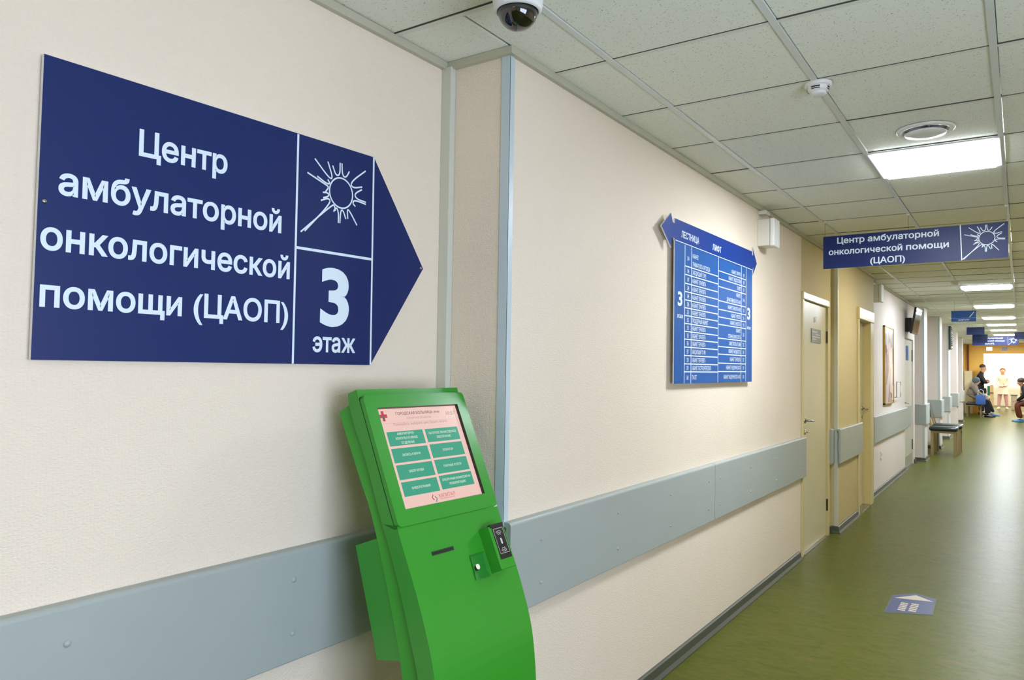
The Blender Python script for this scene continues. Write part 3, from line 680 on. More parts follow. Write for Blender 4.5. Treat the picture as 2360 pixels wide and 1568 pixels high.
# smoke detector on grid crossing
DX, DY = -.668, 3.15
t = thing('smoke_detector', (DX, DY, HC-.045), 'white round smoke detector on the ceiling grid near the camera', 'smoke detector')
b = bmesh.new(); lathe(b, [(.052, 0), (.052, -.010), (.047, -.014), (.043, -.015)], (DX, DY, HC), (0, 0, 1), 40); obj('base', b, 'white_plastic', t, smooth=True)
b = bmesh.new(); lathe(b, [(.043, -.012), (.042, -.026), (.034, -.034), (.030, -.0345)], (DX, DY, HC), (0, 0, 1), 40); obj('body', b, 'white_plastic', t, smooth=True)
b = bmesh.new(); lathe(b, [(.030, -.034), (.031, -.042), (.026, -.046), (0, -.047)], (DX, DY, HC), (0, 0, 1), 40); obj('cap', b, 'white_plastic', t, smooth=True)
for a in (-PI/2-.05, 0, PI/2, PI):
    b = bmesh.new(); vs_ = []
    for i in range(9):
        aa = a-.42+.84*i/8
        vs_.append((b.verts.new((DX+.0435*math.cos(aa), DY+.0435*math.sin(aa), HC-.019)), b.verts.new((DX+.0405*math.cos(aa), DY+.0405*math.sin(aa), HC-.030))))
    for p, q in zip(vs_, vs_[1:]): b.faces.new((p[0], p[1], q[1], q[0]))
    obj('slot', b, 'black', t)
t = thing('smoke_detector', (-.68, 10.95, HC-.045), 'small smoke detector left of the ceiling light beyond the hanging sign', 'smoke detector')
b = bmesh.new(); lathe(b, [(.052, 0), (.052, -.012), (.043, -.016), (.042, -.030), (.032, -.045), (0, -.047)], (-.68, 10.95, HC), (0, 0, 1), 30); obj('body', b, 'cream_plastic', t, smooth=True)
# round air vent
VX, VY = -.368, 4.02
t = thing('ceiling_vent', (VX, VY, HC-.03), 'round white ceiling air vent next to the nearest light', 'vent')
b = bmesh.new(); lathe(b, [(.125, .002), (.125, -.004), (.118, -.009), (.100, -.008), (.088, .004), (.088, .035)], (VX, VY, HC), (0, 0, 1), 56); obj('rim', b, 'white_plastic', t, smooth=True)
b = bmesh.new(); lathe(b, [(.089, .003), (0, .003)], (VX, VY, HC), (0, 0, 1), 40); obj('throat', b, 'black', t)
b = bmesh.new(); lathe(b, [(.012, .0), (.012, -.012), (.085, -.014), (.090, -.018), (.088, -.023), (.05, -.027), (0, -.028)], (VX, VY, HC), (0, 0, 1), 56); obj('valve_disc', b, 'white_plastic', t, smooth=True)

# ------------------------------------------------------------------ gold framed poster on the white wall
PY0, PY1, PZ0, PZ1 = 11.12, 11.97, 1.12, 2.19
t = thing('framed_poster', (X2, 11.5, PZ0), 'tall glossy poster in a gold frame on the white wall', 'poster')
b = bmesh.new()
for a in ((PY0, PY1, PZ0, PZ0+.02), (PY0, PY1, PZ1-.02, PZ1), (PY0, PY0+.02, PZ0, PZ1), (PY1-.02, PY1, PZ0, PZ1)): box(b, X2, X2+.028, *a)
obj('frame', b, 'poster_frame', t); obj('print', bx(X2, X2+.02, PY0+.02, PY1-.02, PZ0+.02, PZ1-.02), 'poster_print', t)
t = thing('leaflet_holder', (X2, 12.5, 1.2), 'empty wire leaflet holder beside the gold poster', 'holder')
b = bmesh.new(); tube(b, [(X2+.004, 12.05, 1.2), (X2+.05, 12.05, 1.2), (X2+.05, 12.45, 1.2), (X2+.05, 12.45, 1.42), (X2+.05, 12.05, 1.42), (X2+.05, 12.05, 1.2)], .006); obj('wire_frame', b, 'steel', t)
t = thing('wall_socket', (X2, 10.93, .42), 'white power socket low on the wall', 'socket')
obj('cover', bx(X2, X2+.012, 10.88, 10.98, .42, .52, bev=.003), 'white_plastic', t); b = bmesh.new(); cyl(b, (X2+.0121, 10.93, .47), (1, 0, 0), .02, .02, .001, 16); obj('socket_hole', b, 'grey_box', t)

# ------------------------------------------------------------------ television on a wall bracket
t = thing('television', (X2, 13.5, 2.35), 'black television on a tilted bracket high above the third door', 'television')
D = Vector((.02, .999, 0)).normalized(); E = Vector((-.17, .0, -.985)).normalized(); E = (E-D*E.dot(D)).normalized(); N = D.cross(E); N = N if N.x > 0 else -N
fT = fmap((-1.375, 13.62, 2.385), D, -E, N)
b = bmesh.new(); prism(b, [(-.33, -.21), (.33, -.21), (.33, .21), (-.33, .21)], fT, -.03, .0); obj('body', b, 'black', t)
b = bmesh.new(); prism(b, [(-.31, -.185), (.31, -.185), (.31, .19), (-.31, .19)], fT, 0, .002); obj('screen', b, 'black_gloss', t)
obj('wall_bracket', bx(X2, X2+.09, 13.5, 13.75, 2.22, 2.44), 'black', t); b = bmesh.new(); tube(b, [(X2+.08, 13.62, 2.35), (-1.40, 13.62, 2.38)], .02); obj('arm', b, 'black', t)
# green louvred box on the third pier
t = thing('wall_grille', (PIL[2][2], 20.8, 2.12), 'tall dark green louvred grille high on the third wall pier', 'grille')
gx = PIL[2][2]
obj('case', bx(gx, gx+.05, 20.52, 20.98, 2.13, 2.68, bev=.005), 'grille_green', t)
for i in range(11): obj('louvre', bx(gx+.05, gx+.066, 20.56, 20.94, 2.17+i*.046, 2.19+i*.046), 'grille_light' if i == 0 else 'grille_green', t)

# ------------------------------------------------------------------ floor decal
t = thing('floor_decal', (-.62, 5.7, 0), 'blue floor sticker with a white arrow pointing down the corridor', 'sticker')
fF = fmap((0, 0, 0), (1, 0, 0), (0, 1, 0), (0, 0, 1))
P = [(-.757, 5.905), (-.748, 5.43), (-.478, 5.565), (-.488, 5.975), (-.621, 6.046)]
obj('backing', prism(bmesh.new(), P, fF, .0002, .0012), 'decal_edge', t)
c = (-.618, 5.77); Q = [(c[0]+(x-c[0])*.93, c[1]+(y-c[1])*.93) for x, y in P]
obj('print_field', prism(bmesh.new(), Q, fF, .0012, .0016), 'decal_blue', t)
b = bmesh.new(); fa = lambda u, v, n=0: Vector((u, v, .0019+n))
b.faces.new([b.verts.new(fa(*p)) for p in ((-.735, 5.825), (-.503, 5.885), (-.617, 5.985))])
for i, (x, dy) in enumerate(((-.66, 0), (-.598, .02))):
    for k in range(5): quad(b, fa, x-.022, x+.022, 5.545+dy+k*.042, 5.573+dy+k*.042)
obj('arrow_print', b, 'decal_white', t)

# ------------------------------------------------------------------ information kiosk
KP = Vector((-1.62709, 1.664, 0)); KD = Vector((.03859, .99926, 0)); KO = Vector((.99926, -.03859, 0)); KE = Vector((.4023, -.01553, -.91538)); KN = Vector((.91470, -.03532, .40260))
KZ = CZ
fK = fmap(KP+Vector((0, 0, KZ)), KO, (0, 0, 1), KD)          # (o, z, w)
W0, W1 = -.048, .420
kiosk = thing('information_kiosk', tuple(KP+KO*.2+KD*.18), 'bright green free-standing touch screen information kiosk', 'kiosk')
front = [(-.019, -.095), (.026, -.196), (.092, -.347), (.138, -.452), (.163, -.510), (.200, -.588), (.235, -.665), (.262, -.735), (.285, -.800), (.300, -.860), (.311, -.940), (.317, -1.02), (.320, -1.15), (.318, -1.30), (.315, -1.53)]
crease = [(-.074, -.118), (-.049, -.186), (-.006, -.261), (.043, -.372), (.072, -.445), (.111, -.527), (.132, -.573), (.168, -.665), (.214, -.800), (.237, -.868), (.250, -.950), (.258, -1.10), (.255, -1.30), (.250, -1.53)]
rear = [(-.117, -.150), (-.090, -.205), (-.058, -.265), (-.014, -.352), (.028, -.425), (.065, -.520), (.102, -.628), (.135, -.733), (.166, -.836), (.178, -.90), (.190, -1.0), (.195, -1.2), (.190, -1.53)]
def strip_shell(bm, A, B, wa0, wa1, wb0, wb1):
    """closed shell between front chain A (at widths wa) and back chain B (at widths wb); chains top to bottom"""
    a0 = [bm.verts.new(fK(o, z, wa0)) for o, z in A]; a1 = [bm.verts.new(fK(o, z, wa1)) for o, z in A]
    b0 = [bm.verts.new(fK(o, z, wb0)) for o, z in B]; b1 = [bm.verts.new(fK(o, z, wb1)) for o, z in B]
    for i in range(len(A)-1): bm.faces.new((a0[i], a0[i+1], a1[i+1], a1[i]))
    for i in range(len(B)-1): bm.faces.new((b0[i], b1[i], b1[i+1], b0[i+1]))
    for a, b in ((a0, b0), (a1, b1)):
        i = j = 0
        while i < len(a)-1 or j < len(b)-1:
            if j >= len(b)-1 or (i < len(a)-1 and (A[i+1][1] >= B[j+1][1])): bm.faces.new((a[i], a[i+1], b[j])); i += 1
            else: bm.faces.new((a[i], b[j+1], b[j])); j += 1
    bm.faces.new((a0[0], a1[0], b1[0], b0[0])); bm.faces.new((a0[-1], b0[-1], b1[-1], a1[-1]))
    bmesh.ops.recalc_face_normals(bm, faces=bm.faces); return bm
# resample the curve smoothly
def smooth_chain(p): return chaikin(p, 1)
sf = [(-.019, -.095), (-.019, -.095)]+[]
def setback(p):
    o, z = p
    return (o-.014*.9155, z-.014*.4026) if z > -.462 else p
hc_ = smooth_chain(front); up = [setback(p) for p in hc_ if p[1] > -.462]; lo = [p for p in hc_ if p[1] <= -.462]
head = [(-.040, -.078)]+up+[(.1345, -.4765), (.1480, -.4722)]+lo
shell = strip_shell(bmesh.new(), head, [(-.078, -.092)]+smooth_chain(crease), W0, W1, W0, W1)
# recess opening is a separate dark cup proud-set into the surface (see below)
obj('front_shell', shell, 'green', kiosk)
rs = strip_shell(bmesh.new(), [(o+.004, z) for o, z in smooth_chain(crease)], smooth_chain(rear), W0+.017, W1-.017, W0+.001, W1-.001)
obj('rear_shell', rs, 'green', kiosk)
# printer housing behind
box2 = [(.060, -.512), (-.033, -.547), (.070, -.862), (.170, -.842)]
obj('printer_housing', prism(bmesh.new(), box2, fK, W0+.004, W1-.004), 'green', kiosk)
# base plate
obj('base_plate', prism(bmesh.new(), [(.0, -1.56), (.40, -1.56), (.40, -1.545), (.36, -1.53), (.0, -1.53)], fK, W0-.03, W1+.03), 'green', kiosk)
# head bezel with opening
fP = fmap(KP+Vector((0, 0, CZ-.13510)), KD, KE, KN)          # (a along width, b down the face, n out)
def rrect(u0, u1, v0, v1, r, seg=6):
    o = []
    for cx, cy, s in ((u1-r, v1-r, 0), (u0+r, v1-r, 1), (u0+r, v0+r, 2), (u1-r, v0+r, 3)):
        rr = r
        o += [(cx+rr*math.cos(PI/2*(s+i/seg)), cy+rr*math.sin(PI/2*(s+i/seg))) for i in range(seg+1)]
    return o
def frame_mesh(bm, outer, inner, fm, n0, n1, depth):
    A = [bm.verts.new(fm(u, v, n1)) for u, v in outer]; B = [bm.verts.new(fm(u, v, n1)) for u, v in inner]
    A0 = [bm.verts.new(fm(u, v, n0)) for u, v in outer]; B0 = [bm.verts.new(fm(u, v, depth)) for u, v in inner]; L = len(A)
    for i in range(L):
        j = (i+1) % L
        bm.faces.new((A[i], A[j], B[j], B[i])); bm.faces.new((A0[i], A0[j], A[j], A[i])); bm.faces.new((B[i], B[j], B0[j], B0[i]))
    bmesh.ops.recalc_face_normals(bm, faces=bm.faces); return bm
b = frame_mesh(bmesh.new(), rrect(W0+.0012, W1-.0012, -.044, .3655, .015), rrect(-.001, .373, -.001, .318, .002), fP, -.017, .0035, -.012)
obj('screen_bezel', b, 'green', kiosk)
b = frame_mesh(bmesh.new(), rrect(W0+.0006, W1-.0052, -.046, .3685, .014), rrect(W0+.003, W1-.008, -.044, .366, .012), fP, -.0165, -.0125, -.0125)
obj('bezel_seam', b, 'green_seam', kiosk)
# screen well lining and display
b = frame_mesh(bmesh.new(), rrect(-.0006, .3726, -.0006, .3176, .002), rrect(-.0004, .3724, -.0004, .3174, .002), fP, .0025, .0025, -.012)
obj('screen_rim', b, 'black', kiosk)
SN = -.0085
b = bmesh.new(); quad(b, fP, 0, .3722, 0, .3172, SN); disp = obj('screen', b, 'scr_bg', kiosk)
b = bmesh.new(); bu = [(.019, .178, .0755, .1215), (.189, .349, .0755, .1205), (.019, .179, .1295, .175), (.190, .349, .128, .174), (.020, .179, .182, .228), (.190, .349, .181, .227), (.021, .179, .2355, .280), (.190, .350, .2335, .2785)]
for u0, u1, v0, v1 in bu: obj('screen_button', quad(bmesh.new(), fP, u0, u1, v0, v1, SN+.0003), 'scr_btn', disp)
fPt = lambda u, v, n=0: fP(u, -v, n)          # text runs upward
b = bmesh.new(); tx = [(['АМБУЛАТОРНО-', 'КОНСУЛЬТАТИВНОЕ', 'ОТДЕЛЕНИЕ'], .096), (['ЛЬГОТНОЕ ЛЕКАРСТВЕННОЕ', 'ОБЕСПЕЧЕНИЕ'], .096), (['ЗАПИСЬ К ВРАЧУ'], 0), (['ОПЕРАТОР'], 0), (['ЗАБОР КРОВИ'], 0), (['ПЛАТНЫЕ УСЛУГИ'], 0), (['ФЛЮОРОГРАФИЯ'], 0), (['ОТБОРОЧНАЯ КОМИССИЯ НА', 'РЕАБИЛИТАЦИЮ'], 0)]
for (u0, u1, v0, v1), (ls, _) in zip(bu, tx):
    st = .0148; vc = (v0+v1)/2-(len(ls)-1)*st/2
    for k, s in enumerate(ls): tl(disp, 'scr_white', s, fPt, u0+.008, u1-.006, -(vc+k*st)-.0036, .0078, SN+.0006, bold=.004, align=('c', .88), name='button_text')
tl(disp, 'scr_dark', 'ГОРОДСКАЯ БОЛЬНИЦА', fPt, .080, .250, -.0225, .0098, SN+.0006, bold=.012, name='title_text'); tl(disp, 'scr_dark', '№40', fPt, .256, .283, -.0225, .007, SN+.0006, bold=.012, name='title_text')
tl(disp, 'scr_grey', 'КУРОРТНОГО РАЙОНА', fPt, .124, .237, -.038, .0066, SN+.0006, bold=.0, name='caption_text'); tl(disp, 'scr_grey', 'Пожалуйста, выберите цель Вашего визита', fPt, .058, .306, -.057, .0085, SN+.0006, bold=.004, name='caption_text')
b = bmesh.new(); quad(b, fP, .012, .36, .0475, .0480, SN+.0004)
obj('caption_line', b, 'scr_grey', disp)
tl(disp, 'scr_green', '10:57', fPt, .314, .360, -.032, .0135, SN+.0006, bold=.004, name='clock_text')
b = bmesh.new(); cx, cy = .0245, .0235; s = .0055
b.faces.new([b.verts.new(fP(cx+x*s, cy+y*s, SN+.0006)) for x, y in ((-1, -3), (1, -3), (1, -1), (3, -1), (3, 1), (1, 1), (1, 3), (-1, 3), (-1, 1), (-3, 1), (-3, -1), (-1, -1))]); obj('red_cross', b, 'scr_red', disp)
b = bmesh.new(); b.faces.new([b.verts.new(fP(cx+x*s, cy+y*s, SN+.0009)) for x, y in ((-1.6, .4), (-.4, -.4), (.2, .6), (1.2, .2), (.2, 2.0))]); obj('cross_mark', b, 'scr_teal', disp)
b = bmesh.new(); ribbon(b, [(.141, .2885), (.134, .297), (.141, .3055)], .0038, fP, SN+.0006); obj('logo_red', b, 'scr_red', disp); tl(disp, 'scr_red', 'КАПИТАЛ', fPt, .166, .240, -.3015, .0115, SN+.0006, bold=.0, name='logo_text'); tl(disp, 'scr_red', 'МЕДИЦИНА', fPt, .168, .238, -.3070, .003, SN+.0006, bold=.0, name='logo_text')
b = bmesh.new(); ribbon(b, [(.147, .2945), (.155, .303), (.147, .312)], .0038, fP, SN+.0006); obj('logo_blue', b, 'scr_blue', disp)
# lower face fittings: plane through the belly of the front shell
p1 = KP+KO*.163+Vector((0, 0, CZ-.510)); p2 = KP+KO*.235+Vector((0, 0, CZ-.665)); E2 = (p2-p1).normalized(); N2 = -E2.cross(KD); N2 = N2 if N2.x > 0 else -N2
fQ = fmap(p1, KD, E2, N2)
b = bmesh.new(); prism(b, [(.057, .046), (.153, .046), (.153, .058), (.057, .058)], fQ, -.004, .0024); obj('card_slot_rim', b, 'green_seam', kiosk)
b = bmesh.new(); prism(b, [(.0595, .049), (.1505, .049), (.1505, .0555), (.0595, .0555)], fQ, -.002, .0032); obj('card_slot', b, 'black', kiosk)
# coin-tray style niche: shallow frame with sloped walls
b = bmesh.new(); o4 = [(.211, .088), (.284, .088), (.276, .166), (.206, .164)]; i4 = [(.214, .092), (.274, .093), (.268, .146), (.211, .144)]
A = [b.verts.new(fQ(u, v, .0035)) for u, v in o4]; B = [b.verts.new(fQ(u, v, .0012)) for u, v in i4]
for i in range(4): b.faces.new((A[i], A[(i+1) % 4], B[(i+1) % 4], B[i]))
b.faces.new(B); o_ = obj('scanner_niche', b, 'green_seam', kiosk)
o_.data.materials.clear(); o_.data.materials.append(mat('green_shade', (34, 128, 38), .4))
b = bmesh.new(); lathe(b, [(.0085, 0), (.0085, .003), (0, .0036)], fQ(.232, .127, .0012), N2, 16)
obj('scanner_lens', b, 'scr_white', kiosk)
b = bmesh.new(); lathe(b, [(.0085, 0), (.0085, .0022), (0, .0024)], fQ(.225, .130, .0012), N2, 16); obj('scanner_hole', b, 'black', kiosk)
# reader box
hb = [(.289, .022), (.364, .022), (.364, .161), (.289, .161)]
b = prism(bmesh.new(), hb, fQ, -.03, .045); bmesh.ops.bevel(b, geom=b.edges[:], offset=.002, segments=1, affect='EDGES'); rd = obj('reader_box', b, 'green', kiosk)
b = prism(bmesh.new(), [(.302, .024), (.358, .024), (.357, .130), (.300, .130)], fQ, .042, .0462); obj('reader_pad', b, 'black', rd)
b = prism(bmesh.new(), [(.296, .018), (.362, .018), (.361, .029), (.296, .029)], fQ, .036, .047); obj('reader_top', b, 'black', rd)
b = bmesh.new(); ribbon(b, rrect(.305, .353, .034, .113, .003), .0014, fQ, .0466, closed=True)
for cy, sg in ((.062, -1), (.088, 1)):
    for r in (.010, .015, .020): ribbon(b, [(.3285+r*math.sin(a), cy+sg*(r*math.cos(a))) for a in (-.75+1.5*i/8 for i in range(9))], .0018, fQ, .0466)
b.faces.new([b.verts.new(fQ(u, v, .0466)) for u, v in ((.3255, .066), (.331, .065), (.333, .07), (.333, .083), (.328, .085), (.3245, .081))])
obj('reader_symbol', b, 'plaque_text', rd)
b = bmesh.new(); lathe(b, [(.0022, 0), (0, .001)], fQ(.3125, .041, .0464), N2, 8); obj('reader_led', b, 'scr_red', rd)

# ------------------------------------------------------------------ waiting chairs
def chair(name, x0, x1, y0, y1, zs, label, group, back=True):
    t = thing(name, ((x0+x1)/2, (y0+y1)/2, 0), label, 'chair', group)
    b = bx(x0, x1, y0, y1, zs-.075, zs, bev=.03); obj('seat', b, 'leather', t, smooth=True)
    obj('seat_frame', bx(x0+.03, x1-.03, y0+.03, y1-.03, zs-.12, zs-.078), 'wood', t)
    for x in (x0+.03, x1-.075):
        for y in (y0+.03, y1-.075): obj('leg', bx(x, x+.045, y, y+.045, 0, zs-.12), 'wood', t)
    if back:
        for y in (y0+.1, y1-.13):
            b = bmesh.new(); tube(b, [(x0+.05, y, zs-.08), (x0+.0, y, zs+.1), (x0-.03, y, zs+.2)], .013); obj('back_support', b, 'wood', t)
        b = bmesh.new(); fm = fmap((0, 0, 0), (1, 0, 0), (0, 0, 1), (0, 1, 0))
        prism(b, [(x0-.05, zs+.14), (x0-.01, zs+.13), (x0-.03, zs+.27), (x0-.07, zs+.40), (x0-.11, zs+.42), (x0-.075, zs+.26)], fm, y0+.03, y1-.03); obj('backrest', b, 'back_grey', t)
    return t
g = 'upholstered waiting chairs in the far corridor'
chair('waiting_chair', -1.45, -.975, 16.2, 16.62, .545, 'dark green leather waiting chair with wooden legs, nearest one', g)
chair('waiting_chair', -1.44, -.935, 16.72, 17.3, .56, 'dark green leather waiting chair just behind the nearest one', g)
chair('waiting_chair', -1.66, -1.14, 31.6, 32.3, .50, 'dark leather seat under the seated woman in the scarf', g, back=False)

# ------------------------------------------------------------------ people
def person(name, loc, nodes, edges, cols, label, pieces=()):
    """nodes: name -> (x,y,z,r); edges list of (a,b,material index)"""
    names = list(nodes); me = bpy.data.meshes.new('skin'); me.from_pydata([nodes[n][:3] for n in names], [(names.index(a), names.index(b)) for a, b, _ in edges], [])
    tmp = bpy.data.objects.new('skin', me); C.objects.link(tmp); sk = tmp.modifiers.new('s', 'SKIN'); sk.use_smooth_shade = True
    for i, n in enumerate(names):
        d_ = me.skin_vertices[0].data[i]; r = nodes[n][3]; d_.radius = (r if isinstance(r, tuple) else (r, r)); d_.use_root = (i == 0)
    ss = tmp.modifiers.new('ss', 'SUBSURF'); ss.levels = 2; ss.render_levels = 2
    dg = bpy.context.evaluated_depsgraph_get(); m2 = bpy.data.meshes.new_from_object(tmp.evaluated_get(dg)); bpy.data.objects.remove(tmp)
    t = thing(name, loc, label, 'person')
    m2.materials.clear()
    for c in cols: m2.materials.append(MATS[c])
    segs = [(Vector(nodes[a][:3]), Vector(nodes[b][:3]), c) for a, b, c in edges]
    for p in m2.polygons:
        c = Vector(p.center); best = min(segs, key=lambda s: (c-(s[0]+(s[1]-s[0])*max(0, min(1, (c-s[0]).dot(s[1]-s[0])/max(1e-9, (s[1]-s[0]).length_squared))))).length)
        p.material_index = best[2]; p.use_smooth = True
    m2.transform(Matrix.Translation(-Vector(loc)))
    o = bpy.data.objects.new('body', m2); C.objects.link(o); o.parent = t
    return t
def ell(bm, c, r, seg=16, rings=10, zmin=-1, zmax=1):
    c = Vector(c); prev = None
    for i in range(rings+1):
        zz = zmin+(zmax-zmin)*i/rings; rr = math.sqrt(max(0, 1-zz*zz)); ring = [bm.verts.new(c+Vector((r[0]*max(rr, .02)*math.cos(a), r[1]*max(rr, .02)*math.sin(a), r[2]*zz))) for a in (2*PI*k/seg for k in range(seg))]
        if prev:
            for k in range(seg): bm.faces.new((prev[k], prev[(k+1) % seg], ring[(k+1) % seg], ring[k]))
        else: bm.faces.new(ring[::-1])
        prev = ring
    bm.faces.new(prev); return bm
def hand_nodes(nd, ed, key, p, d, mi, s=1.0):
    """short palm with five finger chains"""
    p = Vector(p); d = Vector(d).normalized(); side = d.cross(Vector((0, 0, 1))); side = side.normalized() if side.length > .1 else Vector((1, 0, 0))
    nd[key+'palm'] = (*(p+d*.06*s), .026*s)
    for i, (off, ln_) in enumerate(((-.03, .06), (-.01, .075), (.01, .07), (.03, .055))):
        a = p+d*.09*s+side*off*s; b_ = a+d*ln_*.5*s+Vector((0, 0, -.012)); c_ = b_+d*ln_*.4*s+Vector((0, 0, -.02))
        nd['%sf%d' % (key, i)] = (*a, .010*s); nd['%sg%d' % (key, i)] = (*b_, .009*s); nd['%sh%d' % (key, i)] = (*c_, .008*s)
        ed += [(key+'palm', '%sf%d' % (key, i), mi), ('%sf%d' % (key, i), '%sg%d' % (key, i), mi), ('%sg%d' % (key, i), '%sh%d' % (key, i), mi)]
    a = p+d*.05*s-side*.045*s; nd[key+'t1'] = (*a, .011*s); nd[key+'t2'] = (*(a+d*.035*s), .009*s); ed += [(key+'palm', key+'t1', mi), (key+'t1', key+'t2', mi)]
def face(t, c, fwd, r, skin='skin'):
    c = Vector(c); fwd = Vector(fwd).normalized(); sd = fwd.cross(Vector((0, 0, 1))).normalized()
    b = bmesh.new(); ell(b, c+fwd*r*.98+Vector((0, 0, -.01)), (.014, .014, .022), 8, 6); obj('nose', b, skin, t, smooth=True)
    for s in (-1, 1):
        b = bmesh.new(); ell(b, c+fwd*r*.9+sd*s*.032+Vector((0, 0, .012)), (.009, .009, .006), 8, 5); obj('eye', b, 'hair_dark', t, smooth=True)
        b = bmesh.new(); ell(b, c+sd*s*(r*.92)+Vector((0, 0, -.005)), (.014, .014, .03), 8, 6); obj('ear', b, skin, t, smooth=True)
    b = bmesh.new(); ell(b, c+fwd*r*.88+Vector((0, 0, -.05)), (.02, .02, .006), 8, 5); obj('mouth', b, 'brown', t, smooth=True)
def shoe(t, x, y, dx, dy, m, z=0, ln=.27):
    d = Vector((dx, dy, 0)).normalized(); s = Vector((-d.y, d.x, 0)); b = bmesh.new()
    pr = [(-.07, .045, .09), (-.03, .047, .10), (.04, .047, .075), (.12, .05, .055), (.17, .044, .045), (.2, .025, .03)]; prev = None
    for u, wd, h in pr:
        c = Vector((x, y, z))+d*u; ring = [b.verts.new(c+s*wd*a+Vector((0, 0, h*q))) for a, q in ((-1, 0), (1, 0), (1, .6), (.55, 1), (-.55, 1), (-1, .6))]
        if prev:
            for k in range(6): b.faces.new((prev[k], prev[(k+1) % 6], ring[(k+1) % 6], ring[k]))
        else: b.faces.new(ring[::-1])
        prev = ring
    b.faces.new(prev); bmesh.ops.recalc_face_normals(b, faces=b.faces); obj('shoe', b, m, t, smooth=True)

# standing man, arms folded, looking down towards the right
mx, my = -1.285, 33.95
nd = dict(hips=(mx, my, .98, (.19, .15)), waist=(mx-.02, my, 1.14, (.20, .15)), chest=(mx-.02, my, 1.38, (.22, .16)), sh=(mx, my, 1.53, (.17, .12)), neck=(mx+.05, my, 1.63, .065), chin=(mx+.12, my, 1.71, .095), head=(mx+.10, my, 1.80, .118), top=(mx+.09, my, 1.87, .07),
 l_sh=(mx+.0, my-.20, 1.49, .085), l_el=(mx+.16, my-.27, 1.21, .068), l_wr=(mx+.24, my+.08, 1.30, .05), r_sh=(mx+.0, my+.20, 1.49, .085), r_el=(mx+.16, my+.27, 1.21, .068), r_wr=(mx+.28, my-.06, 1.27, .05),
 l_hip=(mx, my-.10, .92, .12), l_kn=(mx+.02, my-.12, .52, .085), l_an=(mx, my-.13, .10, .06), r_hip=(mx, my+.10, .92, .12), r_kn=(mx+.06, my+.12, .52, .085), r_an=(mx+.06, my+.12, .10, .06))
ed = [('hips', 'waist', 0), ('waist', 'chest', 0), ('chest', 'sh', 0), ('sh', 'neck', 0), ('neck', 'chin', 2), ('chin', 'head', 2), ('head', 'top', 2), ('sh', 'l_sh', 0), ('l_sh', 'l_el', 0), ('l_el', 'l_wr', 0), ('sh', 'r_sh', 0), ('r_sh', 'r_el', 0), ('r_el', 'r_wr', 0),
 ('hips', 'l_hip', 0), ('l_hip', 'l_kn', 1), ('l_kn', 'l_an', 1), ('hips', 'r_hip', 0), ('r_hip', 'r_kn', 1), ('r_kn', 'r_an', 1)]
hand_nodes(nd, ed, 'l', nd['l_wr'][:3], (.1, 1, .05), 2, .9); ed.append(('l_wr', 'lpalm', 2)); hand_nodes(nd, ed, 'r', nd['r_wr'][:3], (.1, -1, -.1), 2, .9); ed.append(('r_wr', 'rpalm', 2))
t = person('person', (mx, my, 0), nd, ed, ['suit', 'trousers', 'skin'], 'standing man in a black jacket with folded arms, head bowed')
b = bmesh.new(); ell(b, (mx+.075, my, 1.825), (.108, .112, .105), zmin=-.25); obj('hair', b, 'hair_dark', t, smooth=True); face(t, (mx+.11, my, 1.775), (1, -.1, -.35), .088)
b = bmesh.new(); strp = [(.98, .20, .17), (.84, .215, .18)]; 
lathe(b, [(.205, 0), (.21, .1), (.20, .2)], (mx-.01, my, .80), (0, 0, 1), 20); obj('jacket_hem', b, 'suit', t, smooth=True)
shoe(t, mx, my-.13, 1, -.1, 'shoe_black'); shoe(t, mx+.06, my+.12, 1, .1, 'shoe_black')

# seated woman with scarf
sx, sy = -1.46, 31.95
nd = dict(hips=(sx, sy, .66, (.17, .17)), waist=(sx, sy, .78, (.21, .19)), chest=(sx+.02, sy, 1.0, (.20, .18)), sh=(sx+.06, sy, 1.12, (.14, .12)), neck=(sx+.11, sy, 1.18, .065), chin=(sx+.15, sy, 1.215, .085), head=(sx+.14, sy, 1.31, .115), top=(sx+.13, sy, 1.36, .08),
 l_sh=(sx+.05, sy-.20, 1.08, .085), l_el=(sx+.18, sy-.26, .83, .068), l_wr=(sx+.40, sy-.14, .74, .045), r_sh=(sx+.05, sy+.20, 1.08, .085), r_el=(sx+.20, sy+.25, .82, .068), r_wr=(sx+.42, sy+.12, .75, .045),
 l_kn=(sx+.46, sy-.13, .63, .095), l_an=(sx+.44, sy-.14, .12, .06), r_kn=(sx+.46, sy+.13, .63, .095), r_an=(sx+.50, sy+.14, .12, .06))
ed = [('hips', 'waist', 0), ('waist', 'chest', 0), ('chest', 'sh', 0), ('sh', 'neck', 0), ('neck', 'chin', 2), ('chin', 'head', 2), ('head', 'top', 2), ('sh', 'l_sh', 0), ('l_sh', 'l_el', 0), ('l_el', 'l_wr', 0), ('sh', 'r_sh', 0), ('r_sh', 'r_el', 0), ('r_el', 'r_wr', 0), ('hips', 'l_kn', 0), ('l_kn', 'l_an', 1), ('hips', 'r_kn', 0), ('r_kn', 'r_an', 1)]
hand_nodes(nd, ed, 'l', nd['l_wr'][:3], (1, .3, -.1), 2, .85); ed.append(('l_wr', 'lpalm', 2)); hand_nodes(nd, ed, 'r', nd['r_wr'][:3], (1, -.3, -.1), 2, .85); ed.append(('r_wr', 'rpalm', 2))
t = person('person', (sx, sy, 0), nd, ed, ['coat', 'trousers', 'skin_pale'], 'seated woman in a beige coat and grey-blue head scarf')
b = bmesh.new(); ell(b, (sx+.115, sy, 1.315), (.125, .125, .13)); obj('head_scarf', b, 'scarf', t, smooth=True); face(t, (sx+.16, sy, 1.275), (1, -.25, -.1), .085, 'skin_pale')
